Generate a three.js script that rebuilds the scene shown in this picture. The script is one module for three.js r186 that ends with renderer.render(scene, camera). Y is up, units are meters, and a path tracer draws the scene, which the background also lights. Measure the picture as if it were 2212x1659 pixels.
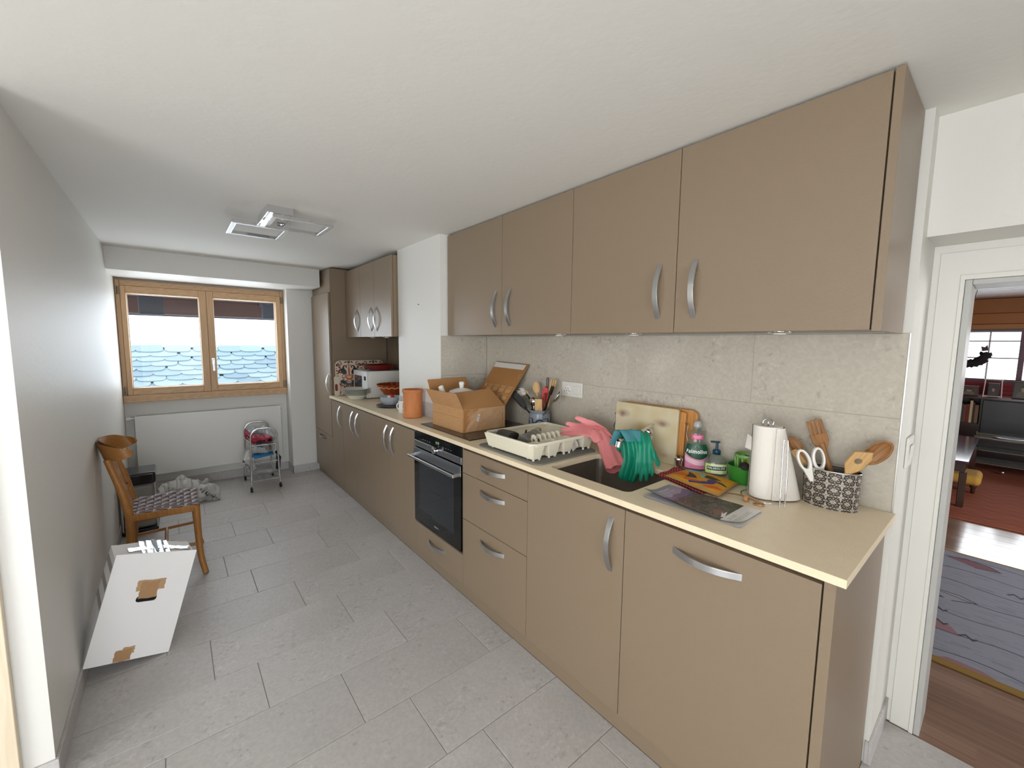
import * as THREE from 'three';
import { RoundedBoxGeometry } from 'three/addons/geometries/RoundedBoxGeometry.js';
import { mergeGeometries, mergeVertices, toCreasedNormals } from 'three/addons/utils/BufferGeometryUtils.js';
import { MarchingCubes } from 'three/addons/objects/MarchingCubes.js';
import { RectAreaLightUniformsLib } from 'three/addons/lights/RectAreaLightUniformsLib.js';

// ---------- camera, sky, daylight, exposure ----------
const scene = new THREE.Scene();
const camera = new THREE.PerspectiveCamera(85.835, 4 / 3, 0.05, 120);
camera.position.set(0, 1.5076, 0);
camera.rotation.order = 'YXZ';
camera.rotation.set(-5.6708 * Math.PI / 180, -39.4246 * Math.PI / 180, 0.6276 * Math.PI / 180);
const renderer = new THREE.WebGLRenderer({ antialias: true });
renderer.toneMapping = THREE.LinearToneMapping;
renderer.toneMappingExposure = 1.1;
renderer.shadowMap.enabled = true;
RectAreaLightUniformsLib.init();
scene.background = new THREE.Color().setRGB(2.5, 2.75, 2.95);   // bright overcast sky
// daylight entering at each glazed opening: [w, h, x, y, z, look at x, y, z, strength]
for (const [w, h, x, y, z, tx, ty, tz, k, rgb] of [
  [2.6, 1.9, -3.28, 1.05, 1.0, 0, 1.05, 1.0, 4.6, [1, 0.995, 0.98]],
  [3.6, 1.9, -0.45, 1.10, 4.28, -0.45, 1.10, 0, 4.2, [0.93, 0.97, 1.05]],
  [1.15, 0.86, 0.30, 1.48, -5.40, 0.30, 1.48, 0, 4.0, [0.88, 0.97, 1.06]],
  [1.4, 0.66, 8.9, 1.40, 0.0, 0, 1.40, 0.0, 6.0, [0.92, 0.97, 1]],
  [2.2, 1.3, 4.4, 1.40, 2.64, 4.4, 1.20, 0, 8.0, [1, 0.98, 0.95]],
]) {
  const l = new THREE.RectAreaLight(new THREE.Color().setRGB(...rgb), k, w, h);
  l.position.set(x, y, z); l.lookAt(tx, ty, tz); scene.add(l);
}

// ---------- helpers ----------
let seed = 7;
const rnd = () => { seed = (seed * 1664525 + 1013904223) >>> 0; return seed / 4294967296; };
const rr = (a, b) => a + (b - a) * rnd();
const PI = Math.PI, V2 = (x, y) => new THREE.Vector2(x, y), V3 = (x, y, z) => new THREE.Vector3(x, y, z);
const taken = {};
function numbered(n) { const k = taken[n] = (taken[n] ?? -1) + 1; return k ? n + '_' + String(k).padStart(3, '0') : n; }
const lin = (hex) => new THREE.Color(hex);
function M(color, rough = 0.6, o = {}) { return new THREE.MeshPhysicalMaterial({ color, roughness: rough, ...o }); }
function metal(color, rough = 0.25, o = {}) { return M(color, rough, { metalness: 1, ...o }); }
function put(o, p, r) { if (p) o.position.set(...p); if (r) o.rotation.set(...r); return o; }
function part(name, g, m, parent, p, r) { const o = new THREE.Mesh(g, m); o.name = name; o.castShadow = o.receiveShadow = true; put(o, p, r); parent.add(o); return o; }
function tag(o, label, category, group) { o.userData.label = label; o.userData.category = category; if (group) o.userData.group = group; return o; }
function thing(name, label, category, p, r, group) { const o = new THREE.Group(); o.name = numbered(name); put(o, p, r); scene.add(o); return tag(o, label, category, group); }
function solo(name, g, m, label, category, p, r, group) { return tag(part(numbered(name), g, m, scene, p, r), label, category, group); }
function struct(name, p) { const o = new THREE.Group(); o.name = name; o.userData.kind = 'structure'; put(o, p); scene.add(o); return o; }
function structMesh(name, g, m, p, r, label) { const o = part(numbered(name), g, m, scene, p, r); o.userData.kind = 'structure'; if (label) o.userData.label = label; return o; }
// uv in metres from the dominant axis of each face
function muv(g, s = 1, ou = 0, ov = 0, swap = false) {
  g = g.index ? g.toNonIndexed() : g; const p = g.attributes.position; if (!g.attributes.normal) g.computeVertexNormals();
  const uv = new Float32Array(p.count * 2), a = V3(), b = V3(), c = V3();
  for (let i = 0; i < p.count; i += 3) {
    a.fromBufferAttribute(p, i); b.fromBufferAttribute(p, i + 1); c.fromBufferAttribute(p, i + 2);
    const n = b.clone().sub(a).cross(c.clone().sub(a)), ax = Math.abs(n.x), ay = Math.abs(n.y), az = Math.abs(n.z);
    [a, b, c].forEach((v, k) => { let u, w; if (ax >= ay && ax >= az) { u = v.z; w = v.y; } else if (ay >= az) { u = v.x; w = v.z; } else { u = v.x; w = v.y; } if (swap) [u, w] = [w, u]; uv[(i + k) * 2] = u * s + ou; uv[(i + k) * 2 + 1] = w * s + ov; });
  }
  g.setAttribute('uv', new THREE.BufferAttribute(uv, 2)); return g;
}
const box = (x0, x1, y0, y1, z0, z1) => { const g = new THREE.BoxGeometry(x1 - x0, y1 - y0, z1 - z0); g.translate((x0 + x1) / 2, (y0 + y1) / 2, (z0 + z1) / 2); return g; };
const rbox = (x0, x1, y0, y1, z0, z1, r = 0.003, s = 2) => { const g = new RoundedBoxGeometry(x1 - x0, y1 - y0, z1 - z0, s, Math.min(r, (x1 - x0) / 2.01, (y1 - y0) / 2.01, (z1 - z0) / 2.01)); g.translate((x0 + x1) / 2, (y0 + y1) / 2, (z0 + z1) / 2); return g; };
// box with chamfered edges, 44 triangles, centred
function cbox(w, h, d, c = 0.0015) {
  const P = []; const S = [[w / 2, h / 2, d / 2]];
  const x = w / 2, y = h / 2, z = d / 2, f = (sx, sy, sz) => [[sx * (x - c), sy * (y - c), sz * z], [sx * (x - c), sy * y, sz * (z - c)], [sx * x, sy * (y - c), sz * (z - c)]];
  const C = {}; for (const sx of [-1, 1]) for (const sy of [-1, 1]) for (const sz of [-1, 1]) C[[sx, sy, sz]] = f(sx, sy, sz);
  const tri = (a, b, d2) => { const u = V3(...b).sub(V3(...a)), v = V3(...d2).sub(V3(...a)), n = u.cross(v), m = V3((a[0] + b[0] + d2[0]), (a[1] + b[1] + d2[1]), (a[2] + b[2] + d2[2])); if (n.dot(m) < 0) P.push(...a, ...d2, ...b); else P.push(...a, ...b, ...d2); };
  const quad = (a, b, e, f2) => { tri(a, b, e); tri(a, e, f2); };
  for (const s of [-1, 1]) {
    quad(C[[-1, -1, s]][0], C[[1, -1, s]][0], C[[1, 1, s]][0], C[[-1, 1, s]][0]);
    quad(C[[-1, s, -1]][1], C[[1, s, -1]][1], C[[1, s, 1]][1], C[[-1, s, 1]][1]);
    quad(C[[s, -1, -1]][2], C[[s, 1, -1]][2], C[[s, 1, 1]][2], C[[s, -1, 1]][2]);
    for (const t of [-1, 1]) {
      quad(C[[-1, s, t]][0], C[[1, s, t]][0], C[[1, s, t]][1], C[[-1, s, t]][1]);
      quad(C[[s, -1, t]][0], C[[s, 1, t]][0], C[[s, 1, t]][2], C[[s, -1, t]][2]);
      quad(C[[s, t, -1]][1], C[[s, t, 1]][1], C[[s, t, 1]][2], C[[s, t, -1]][2]);
    }
  }
  for (const k in C) tri(...C[k]);
  const g = new THREE.BufferGeometry(); g.setAttribute('position', new THREE.BufferAttribute(new Float32Array(P), 3)); g.computeVertexNormals(); return muv(g);
}
const cbx = (x0, x1, y0, y1, z0, z1, c) => { const g = cbox(x1 - x0, y1 - y0, z1 - z0, c); g.translate((x0 + x1) / 2, (y0 + y1) / 2, (z0 + z1) / 2); return g; };
function strip(g) { const n = g.index ? g.toNonIndexed() : g.clone(); for (const k of Object.keys(n.attributes)) if (!['position', 'normal', 'uv'].includes(k)) n.deleteAttribute(k); if (!n.attributes.uv) n.setAttribute('uv', new THREE.BufferAttribute(new Float32Array(n.attributes.position.count * 2), 2)); if (!n.attributes.normal) n.computeVertexNormals(); return n; }
const merge = (...gs) => mergeGeometries(gs.flat().map(strip));
const cyl = (r0, r1, h, n = 24, open = false) => new THREE.CylinderGeometry(r1, r0, h, n, 1, open);   // r0 at the base
const lathe = (pts, n = 40) => new THREE.LatheGeometry(pts.map(([x, y]) => V2(x, y)), n);
function tube(pts, r = 0.003, n = 40, k = 8, closed = false, tension = 0.5) { return new THREE.TubeGeometry(new THREE.CatmullRomCurve3(pts.map((p) => V3(...p)), closed, tension < 0 ? 'centripetal' : 'catmullrom', Math.abs(tension)), n, r, k, closed); }
// straight pipe between two points
function bar(a, b, r, n = 10, r2 = r) { const A = V3(...a), B = V3(...b), d = B.clone().sub(A); const g = new THREE.CylinderGeometry(r2, r, d.length(), n); g.applyQuaternion(new THREE.Quaternion().setFromUnitVectors(V3(0, 1, 0), d.clone().normalize())); g.translate(...A.add(B).multiplyScalar(0.5).toArray()); return g; }
function shape(pts) { const s = new THREE.Shape(); pts.forEach(([x, y], i) => i ? s.lineTo(x, y) : s.moveTo(x, y)); s.closePath(); return s; }
function rrect(x0, y0, x1, y1, r, S = THREE.Shape) { const s = new S(); s.moveTo(x0 + r, y0); s.lineTo(x1 - r, y0); s.absarc(x1 - r, y0 + r, r, -PI / 2, 0); s.lineTo(x1, y1 - r); s.absarc(x1 - r, y1 - r, r, 0, PI / 2); s.lineTo(x0 + r, y1); s.absarc(x0 + r, y1 - r, r, PI / 2, PI); s.lineTo(x0, y0 + r); s.absarc(x0 + r, y0 + r, r, PI, 1.5 * PI); return s; }
const extr = (s, d, b = 0, seg = 12) => new THREE.ExtrudeGeometry(s, { depth: d, bevelEnabled: b > 0, bevelSize: b, bevelThickness: b, bevelSegments: 2, bevelOffset: -b, curveSegments: seg });
const lay = (g) => g.rotateX(PI / 2);   // shape (x, y) -> (x, z), depth goes down (-y)
// parametric grid surface: f(u, v) -> [x, y, z]
function grid(f, nu, nv, uvf) { const g = new THREE.PlaneGeometry(1, 1, nu, nv), p = g.attributes.position, t = g.attributes.uv; for (let i = 0; i < p.count; i++) { const u = t.getX(i), v = t.getY(i); p.setXYZ(i, ...f(u, v)); if (uvf) t.setXY(i, ...uvf(u, v)); } g.computeVertexNormals(); return g; }
// give a sheet thickness t
function thick(g, t) { const a = g.clone(), b = g.clone(); const n = g.attributes.normal, p = b.attributes.position; for (let i = 0; i < p.count; i++) p.setXYZ(i, p.getX(i) - n.getX(i) * t, p.getY(i) - n.getY(i) * t, p.getZ(i) - n.getZ(i) * t); const ix = b.index.array; for (let i = 0; i < ix.length; i += 3) { const q = ix[i]; ix[i] = ix[i + 1]; ix[i + 1] = q; } b.computeVertexNormals(); return merge(a, b); }

// ---------- noise and textures ----------
function hash(x, y, s) { let h = (x * 374761393 + y * 668265263 + s * 1274126177) | 0; h = Math.imul(h ^ (h >>> 13), 1274126177); return ((h ^ (h >>> 16)) >>> 0) / 4294967296; }
function vn(x, y, per, s) { const xi = Math.floor(x), yi = Math.floor(y), fx = x - xi, fy = y - yi, u = fx * fx * (3 - 2 * fx), v = fy * fy * (3 - 2 * fy), w = (a) => ((a % per) + per) % per; const a = hash(w(xi), w(yi), s), b = hash(w(xi + 1), w(yi), s), c = hash(w(xi), w(yi + 1), s), d = hash(w(xi + 1), w(yi + 1), s); return a + (b - a) * u + (c - a) * v + (a - b - c + d) * u * v; }
function fbm(u, v, f, oct, s) { let t = 0, a = 0.5, n = 0; for (let i = 0; i < oct; i++) { t += a * vn(u * f, v * f, f, s + i * 17); n += a; a *= 0.5; f *= 2; } return t / n; }
function tex(w, h, fn, srgb = true, rep = 1) { const d = new Uint8Array(w * h * 4); for (let y = 0; y < h; y++) for (let x = 0; x < w; x++) { const c = fn(x / w, y / h), i = (y * w + x) * 4; for (let k = 0; k < 3; k++) d[i + k] = Math.max(0, Math.min(255, c[k])); d[i + 3] = 255; } const t = new THREE.DataTexture(d, w, h); t.wrapS = t.wrapT = THREE.RepeatWrapping; t.magFilter = THREE.LinearFilter; t.minFilter = THREE.LinearMipmapLinearFilter; t.generateMipmaps = true; if (srgb) t.colorSpace = THREE.SRGBColorSpace; const [a, b] = Array.isArray(rep) ? rep : [rep, rep]; t.repeat.set(a, b); t.needsUpdate = true; return t; }
const gray = (w, h, fn, rep) => tex(w, h, (u, v) => { const g = fn(u, v) * 255; return [g, g, g]; }, false, rep);
function canvas(w, h, draw, rep) { const c = document.createElement('canvas'); c.width = w; c.height = h; const x = c.getContext('2d'); draw(x, w, h); const t = new THREE.CanvasTexture(c); t.colorSpace = THREE.SRGBColorSpace; t.wrapS = t.wrapT = THREE.RepeatWrapping; t.anisotropy = 8; if (rep) t.repeat.set(...rep); return t; }
const mixc = (a, b, t) => a.map((x, i) => x + (b[i] - x) * t);
// ---------- shared materials ----------
const XL = -0.381, XC = 1.244, XE = 1.225, XS = 1.862, XU = 1.517, XN = 1.41, XPl = 1.465, CT = 0.946, H = 2.249, ZF = -5.122, ZW = -5.357;
const plasterBump = gray(512, 512, (u, v) => 0.5 * fbm(u, v, 48, 3, 3) + 0.5 * fbm(u, v, 8, 3, 9));
plasterBump.repeat.set(1.2, 1.2);
const mWall = M(lin('#e2e0da'), 0.5, { bumpMap: plasterBump, bumpScale: 0.0012 });
const mCeil = M(lin('#eeece6'), 0.75, { bumpMap: plasterBump, bumpScale: 0.001 });
const mTrimWhite = M(lin('#e0ded7'), 0.38);
function stone(base, dark, light, s, w = 1024) {
  return tex(w, w, (u, v) => {
    let c = mixc(base, dark, Math.max(0, fbm(u, v, 3, 5, s) - 0.5) * 1.3);
    c = mixc(c, light, Math.max(0, fbm(u, v, 5, 5, s + 40) - 0.52) * 1.6);
    const fine = (fbm(u, v, 128, 2, s + 80) - 0.5) * 16; const band = fbm(u, v * 0.5 + u * 0.1, 14, 4, s + 60), spots = fbm(u, v, 90, 2, s + 33);
    let k = fine; if (band > 0.56 && spots > 0.64) k -= 14 * (spots - 0.64) / 0.36 * 2; if (band > 0.6 && spots < 0.3) k += 8;
    return c.map((x) => x + k);
  });
}
const tFloor = stone([193, 189, 187], [179, 174, 172], [206, 203, 201], 11);
const tSplash = stone([190, 182, 168], [174, 165, 151], [206, 201, 189], 51);
const stoneBump = gray(512, 512, (u, v) => 0.6 * fbm(u, v, 60, 3, 5) + 0.4 * fbm(u, v, 12, 3, 6), 0.8);
const floorMats = [0, 1, 2, 3].map((k) => { const t = tFloor.clone(); t.repeat.set(0.8, 0.8); t.offset.set(k * 0.27, k * 0.41); t.needsUpdate = true; return M(new THREE.Color().setRGB(1 - k * 0.018, 1 - k * 0.018, 1 - k * 0.022), 0.42, { map: t, bumpMap: stoneBump, bumpScale: 0.0008 }); });
const splashMats = [0, 1, 2].map((k) => { const t = tSplash.clone(); t.repeat.set(0.8, 0.8); t.offset.set(k * 0.31 + 0.1, k * 0.23); t.needsUpdate = true; return M(0xffffff, 0.5, { map: t, bumpMap: stoneBump, bumpScale: 0.0006 }); });
const mGrout = M(lin('#a39d97'), 0.9), mSkirt = M(0xffffff, 0.45, { map: tFloor });
const mSteel = metal(lin('#c9c9c7'), 0.28), mChrome = metal(lin('#dcdde0'), 0.07), mBlack = M(lin('#141416'), 0.45), mBlackGloss = M(lin('#08080a'), 0.08), mRubber = M(lin('#1b1b1c'), 0.8);

// ---------- floor ----------
const floor = struct('floor');
part('screed', merge(box(-3.4, 2.30, -0.2, -0.003, -5.5, 4.4)), mGrout, floor);
{
  const rows = { 0: 0.57, 1: 0.862 - 0.612, 2: 0.703 - 0.612, 3: 0.515, 4: 0.232, 5: 0.069, 6: 0.514, 7: 0.322 }, z0 = -0.893 + 0.313 * 1;
  const regions = [[-0.378, 1.272, -5.36, -1.954], [-3.18, 1.272, -1.954, -0.235], [-3.18, 2.158, -0.235, 4.18]];
  for (let r = -16; r < 16; r++) {
    const zb = z0 - r * 0.313, za = zb - 0.313, off = rows[r] ?? (hash(r + 40, 3, 9) * 0.612);
    for (const [x0, x1, q0, q1] of regions) {
      const c0 = Math.max(za + 0.0015, q0), c1 = Math.min(zb - 0.0015, q1); if (c1 - c0 < 0.01) continue;
      for (let k = -8; k < 8; k++) {
        const a = Math.max(off + k * 0.612 + 0.0015, x0), b = Math.min(off + (k + 1) * 0.612 - 0.0015, x1); if (b - a < 0.01) continue;
        const g = cbx(a, b, -0.012, 0, c0, c1, 0.0012);
        const o = part('tile', g, floorMats[Math.floor(hash(r + 20, k + 20, 5) * 4)], floor);
      }
    }
  }
}
// ---------- ceiling ----------
structMesh('ceiling', muv(box(-3.4, 2.32, H, H + 0.2, -5.62, 4.4)), mCeil);
structMesh('ceiling_beam', muv(box(XL, 1.238, 2.069, H, ZW, -4.709)), mWall);

// ---------- walls ----------
structMesh('wall_left', muv(box(-0.446, XL, 0, H, -5.5, -1.954)), mWall);
structMesh('wall_front_left', muv(box(-3.4, -0.446, 0, H, -2.06, -1.954)), mWall);
// the wall with the window, built round its opening
structMesh('wall_far', muv(merge(box(-0.446, -0.335, 0, H, -5.62, ZW), box(0.955, 1.0, 0, H, -5.62, ZW), box(-0.335, 0.955, 0, 0.955, -5.62, ZW), box(-0.335, 0.955, 1.995, H, -5.62, ZW))), mWall);
structMesh('wall_column', muv(box(1.0, 1.95, 0, H, -5.62, ZF)), mWall);
// right wall: behind the cabinets, then stepping back to the door
structMesh('wall_right', muv(merge(box(XS + 0.008, 2.32, 0, H, ZF, -0.221))), mWall);
structMesh('wall_pillar', muv(box(XPl, XS + 0.01, CT + 0.001, H, -3.276, -2.58)), mWall);
structMesh('wall_above_door', muv(box(1.957, 2.32, 1.872, H, -0.221, 4.2)), mWall);
structMesh('wall_door', muv(merge(box(2.185, 2.32, 0, 1.872, -0.221, -0.135), box(2.185, 2.32, 1.745, 1.872, -0.135, 0.80), box(2.185, 2.32, 0, 1.872, 0.80, 4.2))), mWall);
// partition behind the photographer on the right; it keeps the back window's light off the doorway
structMesh('wall_partition', muv(box(0.75, 2.184, 0, H, 0.95, 1.05)), mWall);
// behind the photographer: a glazed door on the left and a window at the back
structMesh('wall_behind_left', muv(merge(box(-3.4, -3.2, 0, H, -1.954, -0.4), box(-3.4, -3.2, 0, H, 2.4, 4.2), box(-3.4, -3.2, 2.05, H, -0.4, 2.4), box(-3.4, -3.2, 0, 0.06, -0.4, 2.4))), mWall);
structMesh('wall_behind', muv(merge(box(-3.4, -2.35, 0, H, 4.2, 4.4), box(1.45, 2.32, 0, H, 4.2, 4.4), box(-2.35, 1.45, 0, 0.12, 4.2, 4.4), box(-2.35, 1.45, 2.08, H, 4.2, 4.4))), mWall);
const mPaneAR = M(0xffffff, 0, { transmission: 1, thickness: 0, ior: 1.45, specularIntensity: 0.16 });
const mPane = M(0xffffff, 0, { transmission: 1, thickness: 0, ior: 1.45 });
for (const [n, x0, x1, y0, y1, z0, z1] of [[2, -3.36, -3.30, 0.06, 2.05, -0.4, 2.4], [3, -2.35, 1.45, 0.12, 2.08, 4.30, 4.36]]) {
  const w = struct('window_' + n), alongZ = n === 2, f = [], a0 = alongZ ? z0 : x0, a1 = alongZ ? z1 : x1, mid = (a0 + a1) / 2;
  const seg = (p, q, b, t) => alongZ ? rbox(x0, x1, b, t, p, q, 0.004) : rbox(p, q, b, t, z0, z1, 0.004);
  part('window_frame', merge(seg(a0, a0 + 0.07, y0, y1), seg(a1 - 0.07, a1, y0, y1), seg(mid - 0.05, mid + 0.05, y0, y1), seg(a0, a1, y0, y0 + 0.08), seg(a0, a1, y1 - 0.07, y1)), mTrimWhite, w);
  for (const [p, q] of [[a0 + 0.07, mid - 0.05], [mid + 0.05, a1 - 0.07]]) part('pane', alongZ ? box(-3.332, -3.328, y0 + 0.08, y1 - 0.07, p, q) : box(p, q, y0 + 0.08, y1 - 0.07, 4.329, 4.331), mPane, w);
}
// pale timber casing where the left partition ends
const tPine = tex(256, 1024, (u, v) => { const w = fbm(u + 0.06 * fbm(u, v, 2, 2, 3), v * 0.08, 24, 3, 71), k = Math.sin((u * 7 + w * 5) * 6.28) * 0.5 + 0.5; return mixc([232, 218, 194], [219, 200, 170], k * 0.55 + fbm(u, v * 0.1, 64, 2, 8) * 0.35); });
const mPine = M(0xffffff, 0.5, { map: tPine });
structMesh('trim_1', muv(rbox(-0.60, -0.452, 0, 2.05, -1.952, -1.928, 0.003), 1, 0.2, 0), mPine, null, null, 'pale pine casing board at the end of the left wall');
// skirting tiles
for (const [n, x0, x1, z0, z1] of [['baseboard_far', XL + 0.009, 0.999, ZW, ZW + 0.009], ['baseboard_column', 0.992, 1.262, ZF, ZF + 0.009], ['baseboard_left', XL, XL + 0.009, -5.347, -1.954], ['baseboard_left_end', -0.45, XL + 0.009, -1.954, -1.945], ['baseboard_column_side', 0.991, 1.0, ZW + 0.009, ZF + 0.009]]) {
  const b = struct(n), alongX = x1 - x0 > z1 - z0, len = alongX ? x1 - x0 : z1 - z0, k = Math.max(1, Math.round(len / 0.61));
  for (let i = 0; i < k; i++) { const a = i * len / k + (i ? 0.001 : 0), c = (i + 1) * len / k - (i < k - 1 ? 0.001 : 0); part('skirting_tile', alongX ? cbx(x0 + a, x0 + c, 0.0005, 0.088, z0, z1, 0.0012) : cbx(x0, x1, 0.0005, 0.088, z0 + a, z0 + c, 0.0012), mSkirt, b); }
}
{ const b = struct('baseboard_right'); part('skirting_tile', cbx(XS + 0.002, XS + 0.012, 0.0005, 0.088, -0.2315, -0.221, 0.001), mSkirt, b); part('skirting_tile', cbx(XS + 0.003, 2.168, 0.0005, 0.095, -0.221, -0.212, 0.001), mSkirt, b); }
// ---------- splashback of large tiles ----------
{
  const s = struct('wall_splashback');
  const zs = { top: [-2.571, -1.905, -1.297, -0.69, -0.2255], low: [-2.571, -2.2, -1.6, -0.99, -0.2255] }; let n = 0;
  for (const [row, y0, y1] of [['low', CT + 0.001, 1.2685], ['top', 1.2705, 1.553]]) for (let i = 0; i < 4; i++) part('splash_tile', cbx(XS - 0.002, XS + 0.008, y0, y1, zs[row][i] + 0.0008, zs[row][i + 1] - 0.0008, 0.0008), splashMats[n++ % 3], s);
  for (const [y0, y1] of [[CT + 0.001, 1.2685], [1.2705, 1.553]]) part('splash_tile', cbx(XPl, XS - 0.0025, y0, y1, -2.58, -2.572, 0.0008), splashMats[n++ % 3], s);
  part('grout_bed', box(XS - 0.0008, XS + 0.007, CT + 0.002, 1.5525, -2.5705, -0.226), M(lin('#b3a99b'), 0.9), s);
  part('edge_trim', box(XS - 0.003, XS + 0.008, CT + 0.001, 1.5545, -0.2255, -0.2215), mSteel, s);
  part('upstand_tile', cbx(XPl - 0.008, XPl, CT + 0.001, 1.055, -3.272, -2.572, 0.001), mSkirt, s);
}
// ---------- door to the living room ----------
{
  const d = struct('door_1'), prof = [];
  // casing: flat board with two steps, swept round the opening as three mitred pieces
  const zi = -0.135, zo = -0.221, yt = 1.745, yo = 1.872, z1 = 0.80, z1o = 0.886;
  const lay3 = [[0, 1, 2.168, 2.185], [0.22, 1, 2.163, 2.185], [0.86, 1, 2.158, 2.185]];
  for (const [t, , x0, x1] of lay3) {
    const a = zo + (zi - zo) * t, top = yo + (yt - yo) * t, b = z1o + (z1 - z1o) * t, h = new THREE.Shape();
    h.moveTo(a, 0.001); h.lineTo(a, top); h.lineTo(b, top); h.lineTo(b, 0.001); h.lineTo(z1, 0.001); h.lineTo(z1, yt); h.lineTo(zi, yt); h.lineTo(zi, 0.001); h.closePath();
    const g = extr(h, x1 - x0, 0.0015); g.rotateY(-PI / 2); g.translate(x1, 0, 0); part('casing', g, mTrimWhite, d);
  }
  part('jamb', merge(rbox(2.162, 2.34, 0.001, yt - 0.0005, zi + 0.0005, zi + 0.018, 0.002), rbox(2.162, 2.34, yt - 0.018, yt - 0.0005, zi + 0.0185, z1 - 0.0185, 0.002), rbox(2.162, 2.34, 0.001, yt - 0.0005, z1 - 0.018, z1 - 0.0005, 0.002)), M(lin('#b9b8b4'), 0.4), d);
}
// light switch on the return wall beside the door
{
  const w = thing('light_switch', 'small white light switch on the narrow wall return beside the door', 'switch', [2.035, 1.135, -0.2205]);
  part('plate', rbox(-0.055, 0.055, -0.055, 0.055, 0, 0.008, 0.003), mTrimWhite, w); part('rocker', rbox(-0.026, 0.026, -0.026, 0.026, 0.008, 0.013, 0.003), mTrimWhite, w, null, [0.05, 0, 0]);
}
// ---------- far window ----------
const tOak = tex(256, 1024, (u, v) => { const w = fbm(u, v * 0.06, 16, 4, 21), k = Math.sin((u * 9 + w * 7) * 6.28) * 0.5 + 0.5; return mixc([208, 172, 132], [190, 150, 108], k * 0.6 + fbm(u, v * 0.08, 96, 2, 4) * 0.4); }), tOakX = tOak.clone();
tOak.repeat.set(4, 1); tOakX.repeat.set(1, 4); tOakX.rotation = PI / 2; tOakX.needsUpdate = true;
const mOak = M(0xffffff, 0.42, { map: tOak }), mOakX = M(0xffffff, 0.42, { map: tOakX });
{
  const w = struct('window_1'), z = -5.335, f = (n, x0, x1, y0, y1, a, b, m, par = w) => part(n, muv(rbox(x0, x1, y0, y1, a, b, 0.005, 2)), m, par);
  f('outer_frame', -0.379, -0.345, 0.972, 2.054, -5.45, z + 0.03, mOak); f('outer_frame', 0.967, 0.999, 0.972, 2.054, -5.45, z + 0.03, mOak); f('outer_frame', -0.345, 0.967, 2.0, 2.054, -5.45, z + 0.03, mOakX);
  f('window_sill', -0.379, 0.999, 0.903, 0.972, -5.45, z + 0.055, mOakX);
  for (const [n, x0, x1, g0, g1] of [[1, -0.344, 0.2955, -0.306, 0.235], [2, 0.2965, 0.966, 0.354, 0.921]]) {
    const s = new THREE.Group(); s.name = 'sash'; w.add(s);
    f('stile', x0, g0, 0.973, 1.999, -5.42, z + 0.045, mOak, s); f('stile', g1, x1, 0.973, 1.999, -5.42, z + 0.045, mOak, s); f('rail', g0, g1, 1.93, 1.999, -5.42, z + 0.044, mOakX, s); f('rail', g0, g1, 0.973, 1.041, -5.42, z + 0.044, mOakX, s);
    const e = 0.006; part('seal', merge(box(g0, g0 + e, 1.041, 1.93, -5.36, -5.345), box(g1 - e, g1, 1.041, 1.93, -5.36, -5.345), box(g0 + e, g1 - e, 1.041, 1.041 + e, -5.36, -5.345), box(g0 + e, g1 - e, 1.93 - e, 1.93, -5.36, -5.345)), M(lin('#e8e6e0'), 0.5), s);
    part('pane', box(g0, g1, 1.041, 1.93, -5.372, -5.370), mPaneAR, s);
  }
  const hd = new THREE.Group(); hd.name = 'window_handle'; put(hd, [0.325, 1.285, z + 0.046]); w.add(hd);
  part('rosette', rbox(-0.014, 0.014, -0.035, 0.035, 0, 0.009, 0.004), mSteel, hd); part('lever', merge(bar([0, 0.01, 0.005], [0, 0.01, 0.045], 0.008), rbox(-0.009, 0.009, -0.10, 0.02, 0.038, 0.05, 0.005)), mSteel, hd);
  for (const [x, y] of [[-0.355, 1.955], [0.978, 1.955], [-0.355, 1.02], [0.978, 1.02]]) part('hinge', merge(cyl(0.008, 0.008, 0.07, 14).translate(x, y, z + 0.05), rbox(x - 0.012, x + 0.012, y - 0.035, y + 0.035, z + 0.03, z + 0.042, 0.003)), metal(lin('#8a7c6c'), 0.3), w);
}
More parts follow.
